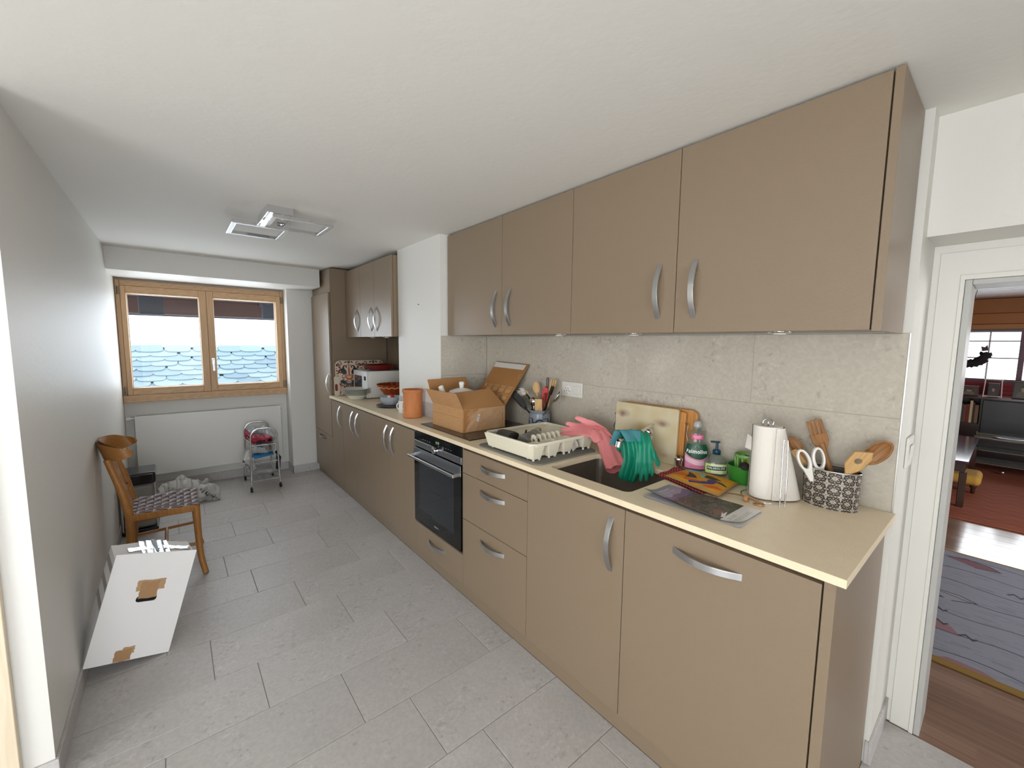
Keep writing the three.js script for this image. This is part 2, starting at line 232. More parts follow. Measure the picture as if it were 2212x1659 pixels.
// ---------- soft shapes: capsules joined by a smooth minimum, meshed by marching cubes ----------
function blob(caps, cell = 0.004, k = 0.012, pad = 0.015) {
  const lo = V3(1e9, 1e9, 1e9), hi = V3(-1e9, -1e9, -1e9);
  for (const [a, b, ra, rb] of caps) for (const [p, r] of [[a, ra], [b, rb]]) { lo.min(V3(p[0] - r, p[1] - r, p[2] - r)); hi.max(V3(p[0] + r, p[1] + r, p[2] + r)); }
  const c = lo.clone().add(hi).multiplyScalar(0.5), half = Math.max(hi.x - lo.x, hi.y - lo.y, hi.z - lo.z) / 2 + pad, n = Math.min(110, Math.max(16, Math.ceil(2 * half / cell)));
  const mc = new MarchingCubes(n, new THREE.MeshBasicMaterial(), false, false, 90000); mc.isolation = 0;
  const A = caps.map(([a, b, ra, rb]) => { const ab = [b[0] - a[0], b[1] - a[1], b[2] - a[2]]; return [a, ab, ab[0] ** 2 + ab[1] ** 2 + ab[2] ** 2 || 1e-9, ra, rb]; });
  for (let z = 0; z < n; z++) for (let y = 0; y < n; y++) for (let x = 0; x < n; x++) {
    const h = n / 2, px = c.x + (x - h) / h * half, py = c.y + (y - h) / h * half, pz = c.z + (z - h) / h * half; let d = 1e3;
    for (const [a, ab, l, ra, rb] of A) { const qx = px - a[0], qy = py - a[1], qz = pz - a[2]; const t = Math.max(0, Math.min(1, (qx * ab[0] + qy * ab[1] + qz * ab[2]) / l)); const e = Math.hypot(qx - ab[0] * t, qy - ab[1] * t, qz - ab[2] * t) - (ra + (rb - ra) * t); if (d > 100) d = e; else { const w = Math.max(k - Math.abs(d - e), 0) / k; d = Math.min(d, e) - w * w * k * 0.25; } }
    mc.field[x + y * n + z * n * n] = -d;
  }
  mc.update(); const g = new THREE.BufferGeometry();
  g.setAttribute('position', new THREE.BufferAttribute(mc.positionArray.slice(0, mc.count * 3), 3));
  g.scale(half, half, half); g.translate(c.x, c.y, c.z); const m = mergeVertices(g, 1e-5); m.computeVertexNormals(); return m;
}
function deform(g, f) { const p = g.attributes.position; for (let i = 0; i < p.count; i++) { const q = f(p.getX(i), p.getY(i), p.getZ(i)); p.setXYZ(i, q[0], q[1], q[2]); } g.computeVertexNormals(); return g; }
// lay a shape whose length runs along y from 0 to len onto a path; w is the width direction
function along(g, pts, w, len) {
  const c = new THREE.CatmullRomCurve3(pts.map((p) => V3(...p))), W0 = V3(...w).normalize();
  return deform(g, (x, y, z) => { const t = Math.max(0, Math.min(1, y / len)), P = c.getPointAt(t), T = c.getTangentAt(t), N = new THREE.Vector3().crossVectors(W0, T).normalize(), W = new THREE.Vector3().crossVectors(T, N); return P.addScaledVector(W, x).addScaledVector(N, z).toArray(); });
}
// an empty rubber glove: fingertips at y = 0, cuff end at y = len
function gloveGeo(len = 0.31, curl = 0, flat = 0.34) {
  const F = [[-0.036, 0.028, 0.085], [-0.013, 0.004, 0.08], [0.012, 0.009, 0.082], [0.034, 0.032, 0.09]], caps = [];
  for (const [x, t, b] of F) caps.push([[x * 1.25 + curl * 0.3, t + 0.012, 0], [x, b, 0.004], 0.0105, 0.0125]);
  caps.push([[0.078, 0.085, 0.012], [0.05, 0.125, 0.006], 0.011, 0.013], [[0.05, 0.125, 0.004], [0.025, 0.155, 0], 0.013, 0.022]);
  caps.push([[-0.026, 0.10, 0], [-0.02, 0.165, 0], 0.021, 0.024], [[0.024, 0.10, 0], [0.018, 0.165, 0], 0.021, 0.024], [[0, 0.09, 0], [0, 0.165, 0], 0.02, 0.024], [[-0.02, 0.16, 0], [-0.032, len - 0.02, 0], 0.024, 0.022], [[0.02, 0.16, 0], [0.032, len - 0.02, 0], 0.024, 0.022], [[0, 0.16, 0], [0, len - 0.016, 0], 0.026, 0.022]);
  const g = blob(caps, 0.0045, 0.014); return deform(g, (x, y, z) => [x, y, z * flat + 0.004 * Math.sin(x * 90 + y * 30) * Math.min(1, y * 5)]);
}
// flat slab through four corners (in order), thickness t along its normal
function slab(p, t) { const a = p.map((q) => V3(...q)), n = a[1].clone().sub(a[0]).cross(a[3].clone().sub(a[0])).normalize().multiplyScalar(t), b = a.map((q) => q.clone().add(n)), v = []; const tri = (...q) => q.forEach((s) => v.push(s.x, s.y, s.z)), quad = (A, B, C, D) => { tri(A, B, C); tri(A, C, D); }; quad(b[0], b[1], b[2], b[3]); quad(a[3], a[2], a[1], a[0]); for (let i = 0; i < 4; i++) { const j = (i + 1) % 4; quad(a[i], a[j], b[j], b[i]); } const g = new THREE.BufferGeometry(); g.setAttribute('position', new THREE.BufferAttribute(new Float32Array(v), 3)); const uv = new Float32Array(v.length / 3 * 2); [[0, 0], [1, 0], [1, 1], [0, 0], [1, 1], [0, 1], [0, 1], [1, 1], [1, 0], [0, 1], [1, 0], [0, 0]].forEach((q, i) => uv.set(q, i * 2)); g.setAttribute('uv', new THREE.BufferAttribute(uv, 2)); g.computeVertexNormals(); return g; }
// ---------- kitchen units ----------
const cabBump = gray(256, 256, (u, v) => fbm(u, v, 64, 3, 12), 6);
const mCab = M(lin('#8a7863'), 0.36, { bumpMap: cabBump, bumpScale: 0.00025 }), mCarc = M(lin('#7a6a58'), 0.55), mEdge = M(lin('#a99883'), 0.45);
// bow handle: an arched flat bar along y, feet on the plane z = 0, bulging to +z
const bowGeo = (() => { const L = 0.108, s = new THREE.Shape(), b = 0.034, t = 0.0065; s.moveTo(-L, 0); s.quadraticCurveTo(0, 2 * b, L, 0); s.lineTo(L - 0.012, 0); s.quadraticCurveTo(0, 2 * (b - t) - 0.002, -L + 0.012, 0); s.closePath(); const g = extr(s, 0.019, 0.0012, 24); g.translate(0, 0, -0.0095); g.rotateX(PI / 2); g.rotateZ(PI / 2); g.rotateX(0); return toCreasedNormals(g, 0.6); })();
{ bowGeo.computeBoundingBox(); if (bowGeo.boundingBox.max.z < 0.02) bowGeo.rotateY(PI); }
const mHandle = metal(lin('#c3c4c6'), 0.3);
// on the units' fronts, which face -x: vertical or horizontal
function handle(parent, x, y, z, horizontal = false) { const o = part('handle', bowGeo, mHandle, parent, [x, y, z], [0, -PI / 2, horizontal ? PI / 2 : 0]); o.rotation.order = 'YXZ'; return o; }
const G = 0.0015;
function front(name, parent, x, y0, y1, z0, z1, m = mCab) { return part(name, muv(rbox(x, x + 0.019, y0 + G, y1 - G, z0 + G, z1 - G, 0.0012, 1)), m, parent); }
function carcass(parent, x0, x1, y0, y1, z0, z1) { return part('body', muv(box(x0, x1, y0, y1, z0 + 0.0005, z1 - 0.0005)), mCarc, parent); }
const Y0 = 0.092, Y1 = 0.907, YB = 0.925;
function baseUnit(name, label, z0, z1, build, open = false) {
  const u = thing(name, label, 'cabinet', [0, 0, 0], null, 'fitted base units'); u.userData.group = undefined; delete u.userData.group;
  if (!open) carcass(u, XC + 0.021, XS - 0.02, Y0 + 0.004, YB, z0, z1);
  part('plinth', muv(box(XC + 0.029, XC + 0.045, 0.0005, Y0 + 0.004, z0, z1)), mCab, u);
  build(u, z0, z1); return u;
}
{ const dw = baseUnit('dishwasher', 'taupe fronted built-in dishwasher with one horizontal bow handle at the worktop end', -0.856, -0.263, (u, a, b) => { const d = front('door', u, XC, Y0, Y1, a, b); handle(d, XC, 0.835, -0.560, true); }); dw.userData.category = 'dishwasher'; }
{ // sink unit: hollow box so that the bowl hangs inside
  baseUnit('sink_cabinet', 'taupe base cabinet under the sink with a single door and upright bow handle', -1.39, -0.856, (u, a, b) => {
    part('body', muv(merge(box(XC + 0.021, XS - 0.02, Y0 + 0.004, Y0 + 0.022, a, b), box(XC + 0.021, XS - 0.02, Y0 + 0.022, YB, a + 0.0005, a + 0.016), box(XC + 0.021, XS - 0.02, Y0 + 0.022, YB, b - 0.016, b - 0.0005), box(XS - 0.036, XS - 0.02, Y0 + 0.022, YB, a + 0.016, b - 0.016))), mCarc, u);
    const d = front('door', u, XC, Y0, Y1, a, b); handle(d, XC, 0.754, -0.914);
  }, true);
}
baseUnit('drawer_cabinet', 'taupe base cabinet with three stacked drawers between oven and sink', -1.946, -1.39, (u, a, b) => {
  for (const [y0, y1, h] of [[0.770, Y1, 0.845], [0.500, 0.770, 0.709], [Y0, 0.500, 0.429]]) { const d = front('drawer', u, XC, y0, y1, a, b); handle(d, XC, h, -1.669, true); }
});
baseUnit('oven_housing', 'taupe oven housing with a low drawer and bow handle below the oven', -2.552, -1.946, (u, a, b) => {
  part('body', muv(merge(box(XC + 0.004, XS - 0.02, 0.262, 0.278, a + 0.0005, b - 0.0005), box(XC + 0.021, XS - 0.02, Y0 + 0.004, 0.262, a + 0.0005, b - 0.0005), box(XC + 0.004, XS - 0.02, 0.278, YB, a + 0.0005, a + 0.008), box(XC + 0.004, XS - 0.02, 0.278, YB, b - 0.008, b - 0.0005))), mCarc, u);
  const d = front('drawer', u, XC, Y0, 0.276, a, b); handle(d, XC, 0.201, -2.262, true);
}, true);
for (const [name, label, a, b, mid, hs] of [
  ['double_cabinet', 'two-door taupe base cabinet directly left of the oven', -3.373, -2.552, -2.962, [-3.022, -2.904]],
  ['double_cabinet', 'two-door taupe base cabinet under the stack of plates', -4.085, -3.373, -3.735, [-3.803, -3.668]],
]) baseUnit(name, label, a, b, (u) => { handle(front('door', u, XC, Y0, Y1, a, mid), XC, 0.762, hs[0]); handle(front('door', u, XC, Y0, Y1, mid, b), XC, 0.762, hs[1]); });
baseUnit('single_cabinet', 'narrow single-door taupe base cabinet beside the tall refrigerator unit', -4.445, -4.085, (u, a, b) => handle(front('door', u, XC, Y0, Y1, a, b), XC, 0.766, -4.168));
{
  const u = baseUnit('tall_cabinet', 'tall taupe refrigerator cabinet reaching the ceiling beside the window wall', -5.112, -4.445, (q, a, b) => {
    handle(front('drawer', q, XC, Y0, 0.512, a + 0.02, b - 0.0), XC, 0.461, -4.79, true);
    handle(front('door', q, XC, 0.512, 1.998, a + 0.02, b - 0.012), XC, 1.065, -4.512);
    part('upper_panel', muv(box(XC + 0.018, XC + 0.021, 2.0, 2.235, a, b)), mCab, q);
  }, true);
  part('body', muv(box(XC + 0.021, XS - 0.02, Y0 + 0.004, 2.235, -5.112, -4.4455)), mCab, u); u.userData.label += '';
}
{ // end panel of the run
  solo('end_panel', muv(rbox(XC, XS - 0.001, 0.0005, YB, -0.2605, -0.2355, 0.001, 1)), mCab, 'taupe upright end panel closing the base units under the worktop corner', 'panel');
}
// wall units
function wallUnit(label, x, y0, y1, z0, z1, mids, handles, lights) {
  const u = thing('wall_cabinet', label, 'cabinet'); const zs = [z0, ...mids, z1];
  part('body', muv(box(x + 0.021, XS - 0.004, y0 + 0.003, y1, z0 + 0.0005, z1 - 0.0005)), mCab, u);
  for (let i = 0; i < zs.length - 1; i++) { const d = front('door', u, x, y0, y1, zs[i], zs[i + 1]); handle(d, x, handles[i][0], handles[i][1]); }
  for (const [lx, lz] of lights) { const l = part('downlight', lathe([[0, -0.006], [0.022, -0.006], [0.026, -0.003], [0.034, -0.004], [0.036, 0], [0.036, 0.004], [0, 0.004]], 32), mChrome, u, [lx, y0 + 0.002, lz]); part('lens', cyl(0.021, 0.021, 0.002, 28), M(lin('#f0efe8'), 0.4), l, [0, -0.0072, 0]); }
  return u;
}
wallUnit('two-door taupe wall cabinet next to the white pillar over the hob', XU, 1.554, 2.241, -2.568, -1.398, [-1.949], [[1.709, -2.006], [1.712, -1.874]], [[1.597, -1.551]]);
wallUnit('two-door taupe wall cabinet over the sink ending at the doorway', XU, 1.554, 2.241, -1.398, -0.2665, [-0.857], [[1.717, -0.927], [1.716, -0.781]], [[1.65, -1.126], [1.642, -0.531]]);
solo('wall_cabinet_end_panel', muv(rbox(XU, XS - 0.003, 1.552, 2.242, -0.264, -0.2435, 0.001, 1)), mCab, 'taupe end panel closing the long row of wall cabinets', 'panel');
wallUnit('narrow single-door taupe wall cabinet in the niche beside the tall unit', XN, 1.548, 2.212, -4.44, -4.01, [], [[1.705, -4.09]], []);
wallUnit('small two-door taupe wall cabinet in the niche above the microwave', XN, 1.548, 2.212, -4.01, -3.289, [-3.658], [[1.705, -3.73], [1.705, -3.598]], [[1.509, -3.957], [1.554, -3.73]]);
solo('niche_back_panel', muv(box(XS - 0.012, XS + 0.007, CT + 0.001, 1.547, -4.444, -3.278)), mCab, 'taupe back panel of the niche behind the microwave', 'panel');

// ---------- worktop, hob, sink, tap ----------
const tTop = tex(512, 512, (u, v) => { const n = fbm(u, v, 256, 1, 9), m = fbm(u, v, 6, 3, 2); const k = (n - 0.5) * 17 + (m - 0.5) * 6; return [238 + k, 221 + k, 190 + k]; }, true, 4);
const mTop = M(0xffffff, 0.38, { map: tTop });
{
  const s = shape([[XE, -4.4445], [XE, -0.213], [XS - 0.0025, -0.213], [XS - 0.0025, -2.5715], [XPl - 0.0085, -2.5715], [XPl - 0.0085, -3.2765], [XS - 0.013, -3.2765], [XS - 0.013, -4.4445]]);
  s.holes.push(rrect(1.306, -1.315, 1.665, -0.889, 0.03, THREE.Path));
  const g = lay(extr(s, 0.02, 0.0015, 10)); g.translate(0, CT, 0);
  solo('worktop', muv(g), mTop, 'long beige composite stone worktop with a rectangular sink cut-out', 'worktop');
}
{ const h = thing('induction_hob', 'black glass induction hob set in the worktop under the cardboard box', 'hob', [1.565, CT + 0.0005, -2.242]);
  part('glass', cbox(0.56, 0.006, 0.606, 0.002), M(lin('#1c1714'), 0.07), h, [0, 0.003, 0]);
  for (const [x, z, r] of [[-0.15, -0.15, 0.075], [0.13, -0.16, 0.095], [-0.15, 0.16, 0.095], [0.13, 0.15, 0.075]]) part('zone_ring', new THREE.TorusGeometry(r, 0.0007, 4, 48).rotateX(PI / 2), M(lin('#6a6460'), 0.4), h, [x, 0.0063, z]);
}
{ const k = thing('sink', 'dark brushed steel sink bowl sunk below the worktop', 'sink', [0, 0, 0]);
  const x0 = 1.301, x1 = 1.670, z0 = -1.32, z1 = -0.884, st = metal(lin('#aca59d'), 0.48);
  const s = rrect(x0 - 0.015, z0 - 0.015, x1 + 0.015, z1 + 0.015, 0.04); s.holes.push(rrect(x0, z0, x1, z1, 0.03, THREE.Path));
  part('bowl', toCreasedNormals(lay(extr(s, 0.19, 0, 10)).translate(0, 0.9255, 0), 0.7), st, k);
  part('bottom', lay(extr(rrect(x0 - 0.001, z0 - 0.001, x1 + 0.001, z1 + 0.001, 0.03), 0.006, 0, 10)).translate(0, 0.742, 0), st, k);
  part('drain', lathe([[0, 0.002], [0.018, 0.002], [0.022, 0.006], [0.042, 0.006], [0.045, 0.001], [0, 0]], 32), mChrome, k, [1.50, 0.7425, -1.1]);
}
{ // low mixer tap, spout towards the bowl along -x
  const t = thing('mixer_tap', 'chrome mixer tap with the green rubber glove hung over its spout', 'tap', [1.735, CT, -1.085]);
  part('body', merge(lathe([[0, 0], [0.027, 0], [0.027, 0.006], [0.023, 0.01], [0.022, 0.125], [0.024, 0.13], [0, 0.13]], 32)), mChrome, t);
  part('lever', merge(lathe([[0, 0.131], [0.023, 0.131], [0.024, 0.15], [0.02, 0.162], [0, 0.166]], 32), rbox(-0.02, 0.075, 0.158, 0.168, -0.008, 0.008, 0.004).rotateZ(0.22)), mChrome, t);
  part('spout', merge(tube([[0, 0.085, 0], [-0.05, 0.115, 0], [-0.11, 0.132, -0.012], [-0.165, 0.128, -0.025], [-0.185, 0.118, -0.03]], 0.013, 40, 14)), mChrome, t);
  part('aerator', merge(cyl(0.014, 0.014, 0.026, 20).rotateZ(-0.35).translate(-0.186, 0.106, -0.03)), mChrome, t);
}
{ const d = thing('drain_knob', 'small chrome and black sink drain knob on the worktop by the soap', 'knob', [1.745, CT, -0.93]);
  part('knob', lathe([[0, 0.001], [0.019, 0.001], [0.019, 0.004], [0.0165, 0.006], [0.0165, 0.038], [0.019, 0.042], [0.019, 0.052], [0.016, 0.055], [0, 0.055]], 28), mChrome, d); part('stem', cyl(0.005, 0.005, 0.008, 12), mBlack, d, [0, 0.059, 0]);
}
// ---------- oven ----------
{
  const o = thing('oven', 'black glass built-in oven with steel handle strip and round knob', 'oven', [0, 0, 0]); const z0 = -2.543, z1 = -1.955, zm = (z0 + z1) / 2;
  part('body', box(XC + 0.012, XS - 0.05, 0.285, 0.90, z0 + 0.004, z1 - 0.004), mBlack, o);
  part('control_panel', rbox(XC - 0.004, XC + 0.012, 0.853, 0.9085, z0, z1, 0.001, 1), M(lin('#0c0e12'), 0.06), o);
  part('control_strip', rbox(XC - 0.006, XC + 0.012, 0.812, 0.852, z0, z1, 0.002, 1), metal(lin('#b9bcc2'), 0.3), o);
  const door = part('door', rbox(XC - 0.008, XC + 0.012, 0.292, 0.803, z0, z1, 0.0015, 1), M(lin('#07080a'), 0.05), o);
  part('door_strip', rbox(XC - 0.011, XC - 0.006, 0.742, 0.803, z0, z1, 0.001, 1), metal(lin('#aeb4be'), 0.33), door);
  part('window', box(XC - 0.0088, XC - 0.0079, 0.375, 0.712, z0 + 0.075, z1 - 0.075), M(lin('#20262c'), 0.04), door);
  part('handle', merge(rbox(XC - 0.060, XC - 0.050, 0.742, 0.760, z0 + 0.002, z1 - 0.002, 0.004), rbox(XC - 0.055, XC - 0.008, 0.744, 0.758, z0 + 0.002, z0 + 0.022, 0.003), rbox(XC - 0.055, XC - 0.008, 0.744, 0.758, z1 - 0.022, z1 - 0.002, 0.003)), mSteel, door);
  part('knob', lathe([[0, 0.034], [0.017, 0.034], [0.02, 0.03], [0.02, 0.006], [0.013, 0.004], [0.013, 0], [0, 0]], 28), mChrome, o, [XC - 0.005, 0.842, zm + 0.02], [0, 0, PI / 2]);
  const tDisp = canvas(128, 64, (c, w, h) => { c.fillStyle = '#0b1410'; c.fillRect(0, 0, w, h); c.fillStyle = '#b9d8a0'; for (const x of [18, 44, 76, 100]) { c.fillRect(x, 16, 5, 32); c.fillRect(x, 16, 14, 5); } });
  part('display', box(-0.0006, 0, -0.014, 0.014, -0.026, 0.026), M(0xffffff, 0.2, { map: tDisp, emissive: 0xffffff, emissiveMap: tDisp, emissiveIntensity: 0.6 }), o, [XC - 0.0044, 0.884, zm + 0.02]);
  const tS = canvas(256, 48, (c, w, h) => { c.fillStyle = '#090a0c'; c.fillRect(0, 0, w, h); c.fillStyle = '#c9ccd0'; c.font = 'bold 38px sans-serif'; c.fillText('SIEMENS', 22, 38); });
  part('emblem', new THREE.PlaneGeometry(0.075, 0.014), M(0xffffff, 0.3, { map: tS }), door, [XC - 0.0083, 0.335, zm + 0.01], [0, -PI / 2, 0]);
  for (let i = 0; i < 8; i++) part('touch_mark', box(-0.0004, 0, -0.0015, 0.0015, -0.006, 0.006), M(lin('#8d929a'), 0.4), o, [XC - 0.0041, 0.872, zm + (i < 4 ? -0.17 + i * 0.03 : 0.09 + (i - 4) * 0.03)]);
}
// ---------- materials for small things ----------
const tCard = tex(256, 256, (u, v) => { const k = (fbm(u, v * 4, 32, 3, 5) - 0.5) * 16 + (fbm(u, v, 4, 2, 6) - 0.5) * 12; return [188 + k, 142 + k, 95 + k * 0.8]; }, true, 3);
const mCard = M(0xffffff, 0.85, { map: tCard }), mCardIn = M(lin('#b08050'), 0.88, { map: null }), mCardTape = M(lin('#cfae8c'), 0.32);
function woodTex(a, b, s) { return tex(128, 512, (u, v) => { const w = fbm(u, v * 0.1, 8, 3, s), k = Math.sin((u * 5 + w * 6) * 6.28) * 0.5 + 0.5; return mixc(a, b, k * 0.6 + fbm(u, v * 0.1, 64, 2, s + 3) * 0.4); }, true, [6, 3]); }
const mWoodLight = M(0xffffff, 0.55, { map: woodTex([214, 178, 124], [192, 148, 94], 31) }), mWoodMid = M(0xffffff, 0.5, { map: woodTex([176, 128, 80], [136, 92, 52], 35) }), mBamboo = M(0xffffff, 0.42, { map: woodTex([206, 150, 84], [180, 118, 58], 39) });
const mPlastic = M(lin('#e9e2cd'), 0.35), mWhiteGloss = M(lin('#eceae4'), 0.18), mTerra = M(0xffffff, 0.75, { map: tex(256, 256, (u, v) => { const k = (fbm(u, v, 24, 4, 3) - 0.5) * 26 + (fbm(u, v, 4, 2, 8) - 0.5) * 18; return [196 + k, 124 + k, 74 + k * 0.8]; }) });
const dish = (rx, rz, d, t = 0.003, n = 28) => { const P = []; for (let i = 0; i <= 8; i++) { const a = i / 8 * PI / 2; P.push([Math.sin(a), -d * Math.cos(a)]); } const q = 1 - t / rx; for (let i = 8; i >= 0; i--) { const a = i / 8 * PI / 2; P.push([Math.max(0, Math.sin(a) * q), -(d - t) * Math.cos(a)]); } const g = lathe(P, n); g.scale(rx, 1, rz); g.computeVertexNormals(); return g; };
// a long thing built along +y, stood from a to b, its face (local +z) turned to f
function aim(o, a, b, f = [-0.8, 0.2, 0.55]) { const y = V3(...b).sub(V3(...a)).normalize(), x = new THREE.Vector3().crossVectors(y, V3(...f)).normalize(), z = new THREE.Vector3().crossVectors(x, y); o.quaternion.setFromRotationMatrix(new THREE.Matrix4().makeBasis(x, y, z)); o.position.set(...a); return o; }
const dist = (a, b) => V3(...a).distanceTo(V3(...b));
const spoonGeo = (L, hl, hw, d = 0.012, r0 = 0.0055, r1 = 0.0065) => { const head = dish(hw / 2, hl / 2, d, 0.004); head.rotateX(PI / 2); head.translate(0, L - hl / 2, 0); return muv(merge(bar([0, 0, 0], [0, L - hl + 0.008, -0.001], r0, 12, r1), head), 1, rnd(), 0); };

// ---------- niche: trays, microwave, crockery ----------
function trayArt(c, w, h) {
  c.fillStyle = '#d9c4ac'; c.fillRect(0, 0, w, h);
  for (const s of [1, -1]) { c.save(); c.translate(w / 2, 0); c.scale(s, 1);
    for (let i = 0; i < 26; i++) { const x = 12 + hash(i, 1, 4) * w * 0.46, y = hash(i, 2, 4) * h, r = 12 + hash(i, 3, 4) * 22; c.strokeStyle = ['#23262c', '#2c3238', '#7d2f22', '#3a3030'][i % 4]; c.lineWidth = 5 + hash(i, 5, 4) * 6; c.beginPath(); c.arc(x, y, r, hash(i, 6, 4) * 6, hash(i, 6, 4) * 6 + 4.2); c.stroke(); c.fillStyle = ['#1d242b', '#b5512e', '#2f2a2c', '#913226'][i % 4]; c.beginPath(); c.ellipse(x + 14, y + 10, 13, 7, hash(i, 7, 4) * 3, 0, 7); c.fill(); }
    c.fillStyle = '#20282e'; c.beginPath(); c.ellipse(52, h * 0.32, 26, 36, 0.5, 0, 7); c.fill(); c.beginPath(); c.ellipse(58, h * 0.62, 34, 20, -0.4, 0, 7); c.fill(); c.restore(); }
  c.fillStyle = '#b7552b'; c.fillRect(w / 2 - 9, h * 0.2, 18, h * 0.26); c.beginPath(); c.arc(w / 2, h * 0.46, 42, 0, PI); c.fill(); c.fillStyle = '#d8a878'; c.beginPath(); c.arc(w / 2, h * 0.45, 26, 0, PI); c.fill();
}
{ const t = thing('serving_tray', 'ornate cream, black and orange patterned tray leaning behind the microwave', 'tray', [1.535, CT + 0.004, -4.392], [-0.07, 0, 0]);
  const s = rrect(-0.255, 0, 0.255, 0.36, 0.05), g = extr(s, 0.007, 0.002); part('board', g, M(lin('#cdb79c'), 0.4), t);
  const f = new THREE.ShapeGeometry(rrect(-0.25, 0.005, 0.25, 0.355, 0.048)); { const p = f.attributes.position, u = f.attributes.uv; for (let i = 0; i < p.count; i++) u.setXY(i, (p.getX(i) + 0.25) / 0.26, p.getY(i) / 0.36); } part('print', f, M(0xffffff, 0.3, { map: canvas(256, 384, trayArt) }), t, [0, 0, 0.0096]);
  const t2 = thing('serving_tray', 'second tray with a plain dark red rim just in front of the ornate one', 'tray', [1.50, CT + 0.004, -4.378], [-0.05, 0, 0]);
  part('board', extr(rrect(-0.24, 0, -0.19, 0.2, 0.02), 0.006, 0.002), M(lin('#d8cbb6'), 0.4), t2); part('rim', extr(rrect(-0.237, 0.05, -0.21, 0.12, 0.01), 0.001, 0), M(lin('#7d2a28'), 0.4), t2, [0, 0, 0.0085]); }
{ const m = thing('microwave', 'white microwave oven with dark glass door standing in the niche', 'microwave', [1.452, CT + 0.008, -4.172]);
  // front faces -x; width along z
  part('body', rbox(0.014, 0.375, 0, 0.262, -0.188, 0.188, 0.006), mWhiteGloss, m);
  const d = part('door', rbox(-0.006, 0.013, 0.002, 0.26, -0.188, 0.092, 0.005), M(lin('#e4e6e8'), 0.2), m);
  part('glass', rbox(-0.0075, -0.005, 0.035, 0.212, -0.155, 0.06, 0.001, 1), M(lin('#15161a'), 0.06), d);
  const p = part('panel', rbox(-0.006, 0.013, 0.002, 0.26, 0.094, 0.188, 0.004), M(lin('#e6e8ea'), 0.2), m);
  part('display', box(-0.0068, -0.0058, 0.172, 0.212, 0.115, 0.168), mBlackGloss, p);
  for (let i = 0; i < 4; i++) part('button', rbox(-0.0075, -0.0055, 0.05 + i * 0.028, 0.066 + i * 0.028, 0.12, 0.163, 0.001, 1), M(lin('#cdd0d4'), 0.3), p);
  for (const [x, z] of [[0.05, -0.15], [0.05, 0.15], [0.33, -0.15], [0.33, 0.15]]) part('foot', cyl(0.012, 0.012, 0.009, 12), mBlack, m, [x, -0.0035, z]);
}
solo('red_dish', lathe([[0, 0.002], [0.09, 0.002], [0.1, 0], [0.105, 0.003], [0.165, 0.045], [0.172, 0.05], [0.168, 0.054], [0.155, 0.05], [0.098, 0.01], [0, 0.01]], 48), M(lin('#7a1d1a'), 0.15), 'wide dark red ceramic dish on top of the microwave', 'dish', [1.645, CT + 0.272, -4.15]);
{ const prof = (f) => [[0, 0.004], [0.055, 0.004], [0.06, 0], [0.075, 0.001], [0.08, 0.006], [0.115, 0.018], [0.13, 0.022], [0.129, 0.025], [0.11, 0.022], [0.07, 0.011], [0, 0.01]];
  const g = lathe(prof(), 48), gd = lathe([[0, 0.004], [0.05, 0.004], [0.055, 0], [0.066, 0.001], [0.07, 0.01], [0.09, 0.038], [0.1, 0.045], [0.099, 0.048], [0.085, 0.042], [0.06, 0.012], [0, 0.01]], 48);
  const w = M(lin('#dfe0d4'), 0.16), cx = 1.368, cz = -4.035;
  solo('plate', gd, w, 'cream deep bowl plate at the bottom of the plate stack', 'plate', [cx, CT + 0.0005, cz], null, 'stack of plates in the niche');
  const names = ['lowest', 'second lowest', 'middle', 'second highest', 'topmost']; for (let i = 0; i < 5; i++) { const o = solo('plate', g, w, names[i] + ' white flat plate of the stack beside the microwave', 'plate', [cx + rr(-0.003, 0.003), CT + 0.0405 + i * 0.0112, cz + rr(-0.003, 0.003)], null, 'stack of plates in the niche'); }
}
{ const b = thing('fluted_bowl', 'large glazed terracotta bowl with a wavy cream trimmed rim', 'bowl', [1.60, CT + 0.0005, -3.665]);
  const mk = (r0, rim, y0, y1, wave) => grid((u, v) => { const a = u * 2 * PI, t = v, w = 1 + wave * Math.sin(a * 18) * t * t; const r = (r0 + (rim - r0) * Math.pow(t, 0.85)) * w; return [Math.cos(a) * r, y0 + (y1 - y0) * Math.pow(t, 1.2), -Math.sin(a) * r]; }, 144, 16);
  const gl = M(lin('#8d3a17'), 0.14); part('outer_wall', thick(mk(0.062, 0.165, 0.035, 0.168, 0.035), 0.006), gl, b); part('foot', lathe([[0, 0.002], [0.07, 0], [0.078, 0.004], [0.062, 0.02], [0.06, 0.04], [0, 0.04]], 40), gl, b);
  part('wavy_trim', tube(Array.from({ length: 120 }, (_, i) => { const a = i / 120 * 2 * PI, r = 0.156; return [Math.cos(a) * r, 0.142 + 0.005 * Math.sin(a * 18), Math.sin(a) * r]; }), 0.0035, 240, 6, true), M(lin('#d9a878'), 0.25), b); }
solo('dark_board', lathe([[0, 0], [0.127, 0], [0.135, 0.005], [0.135, 0.012], [0.13, 0.016], [0, 0.016]], 48), M(lin('#2b2120'), 0.35), 'round dark wooden board under the clear plastic bowl', 'board', [1.462, CT + 0.0005, -3.425]);
{ const b = thing('plastic_bowl', 'small translucent plastic bowl with rim standing on the dark board', 'bowl', [1.452, CT + 0.017, -3.435]);
  part('shell', lathe([[0, 0.003], [0.05, 0.002], [0.055, 0], [0.062, 0.004], [0.082, 0.04], [0.088, 0.066], [0.095, 0.068], [0.094, 0.071], [0.086, 0.069], [0.079, 0.042], [0.058, 0.006], [0, 0.005]], 44), M(lin('#dfe8ee'), 0.35, { transmission: 0.55, thickness: 0 }), b); }
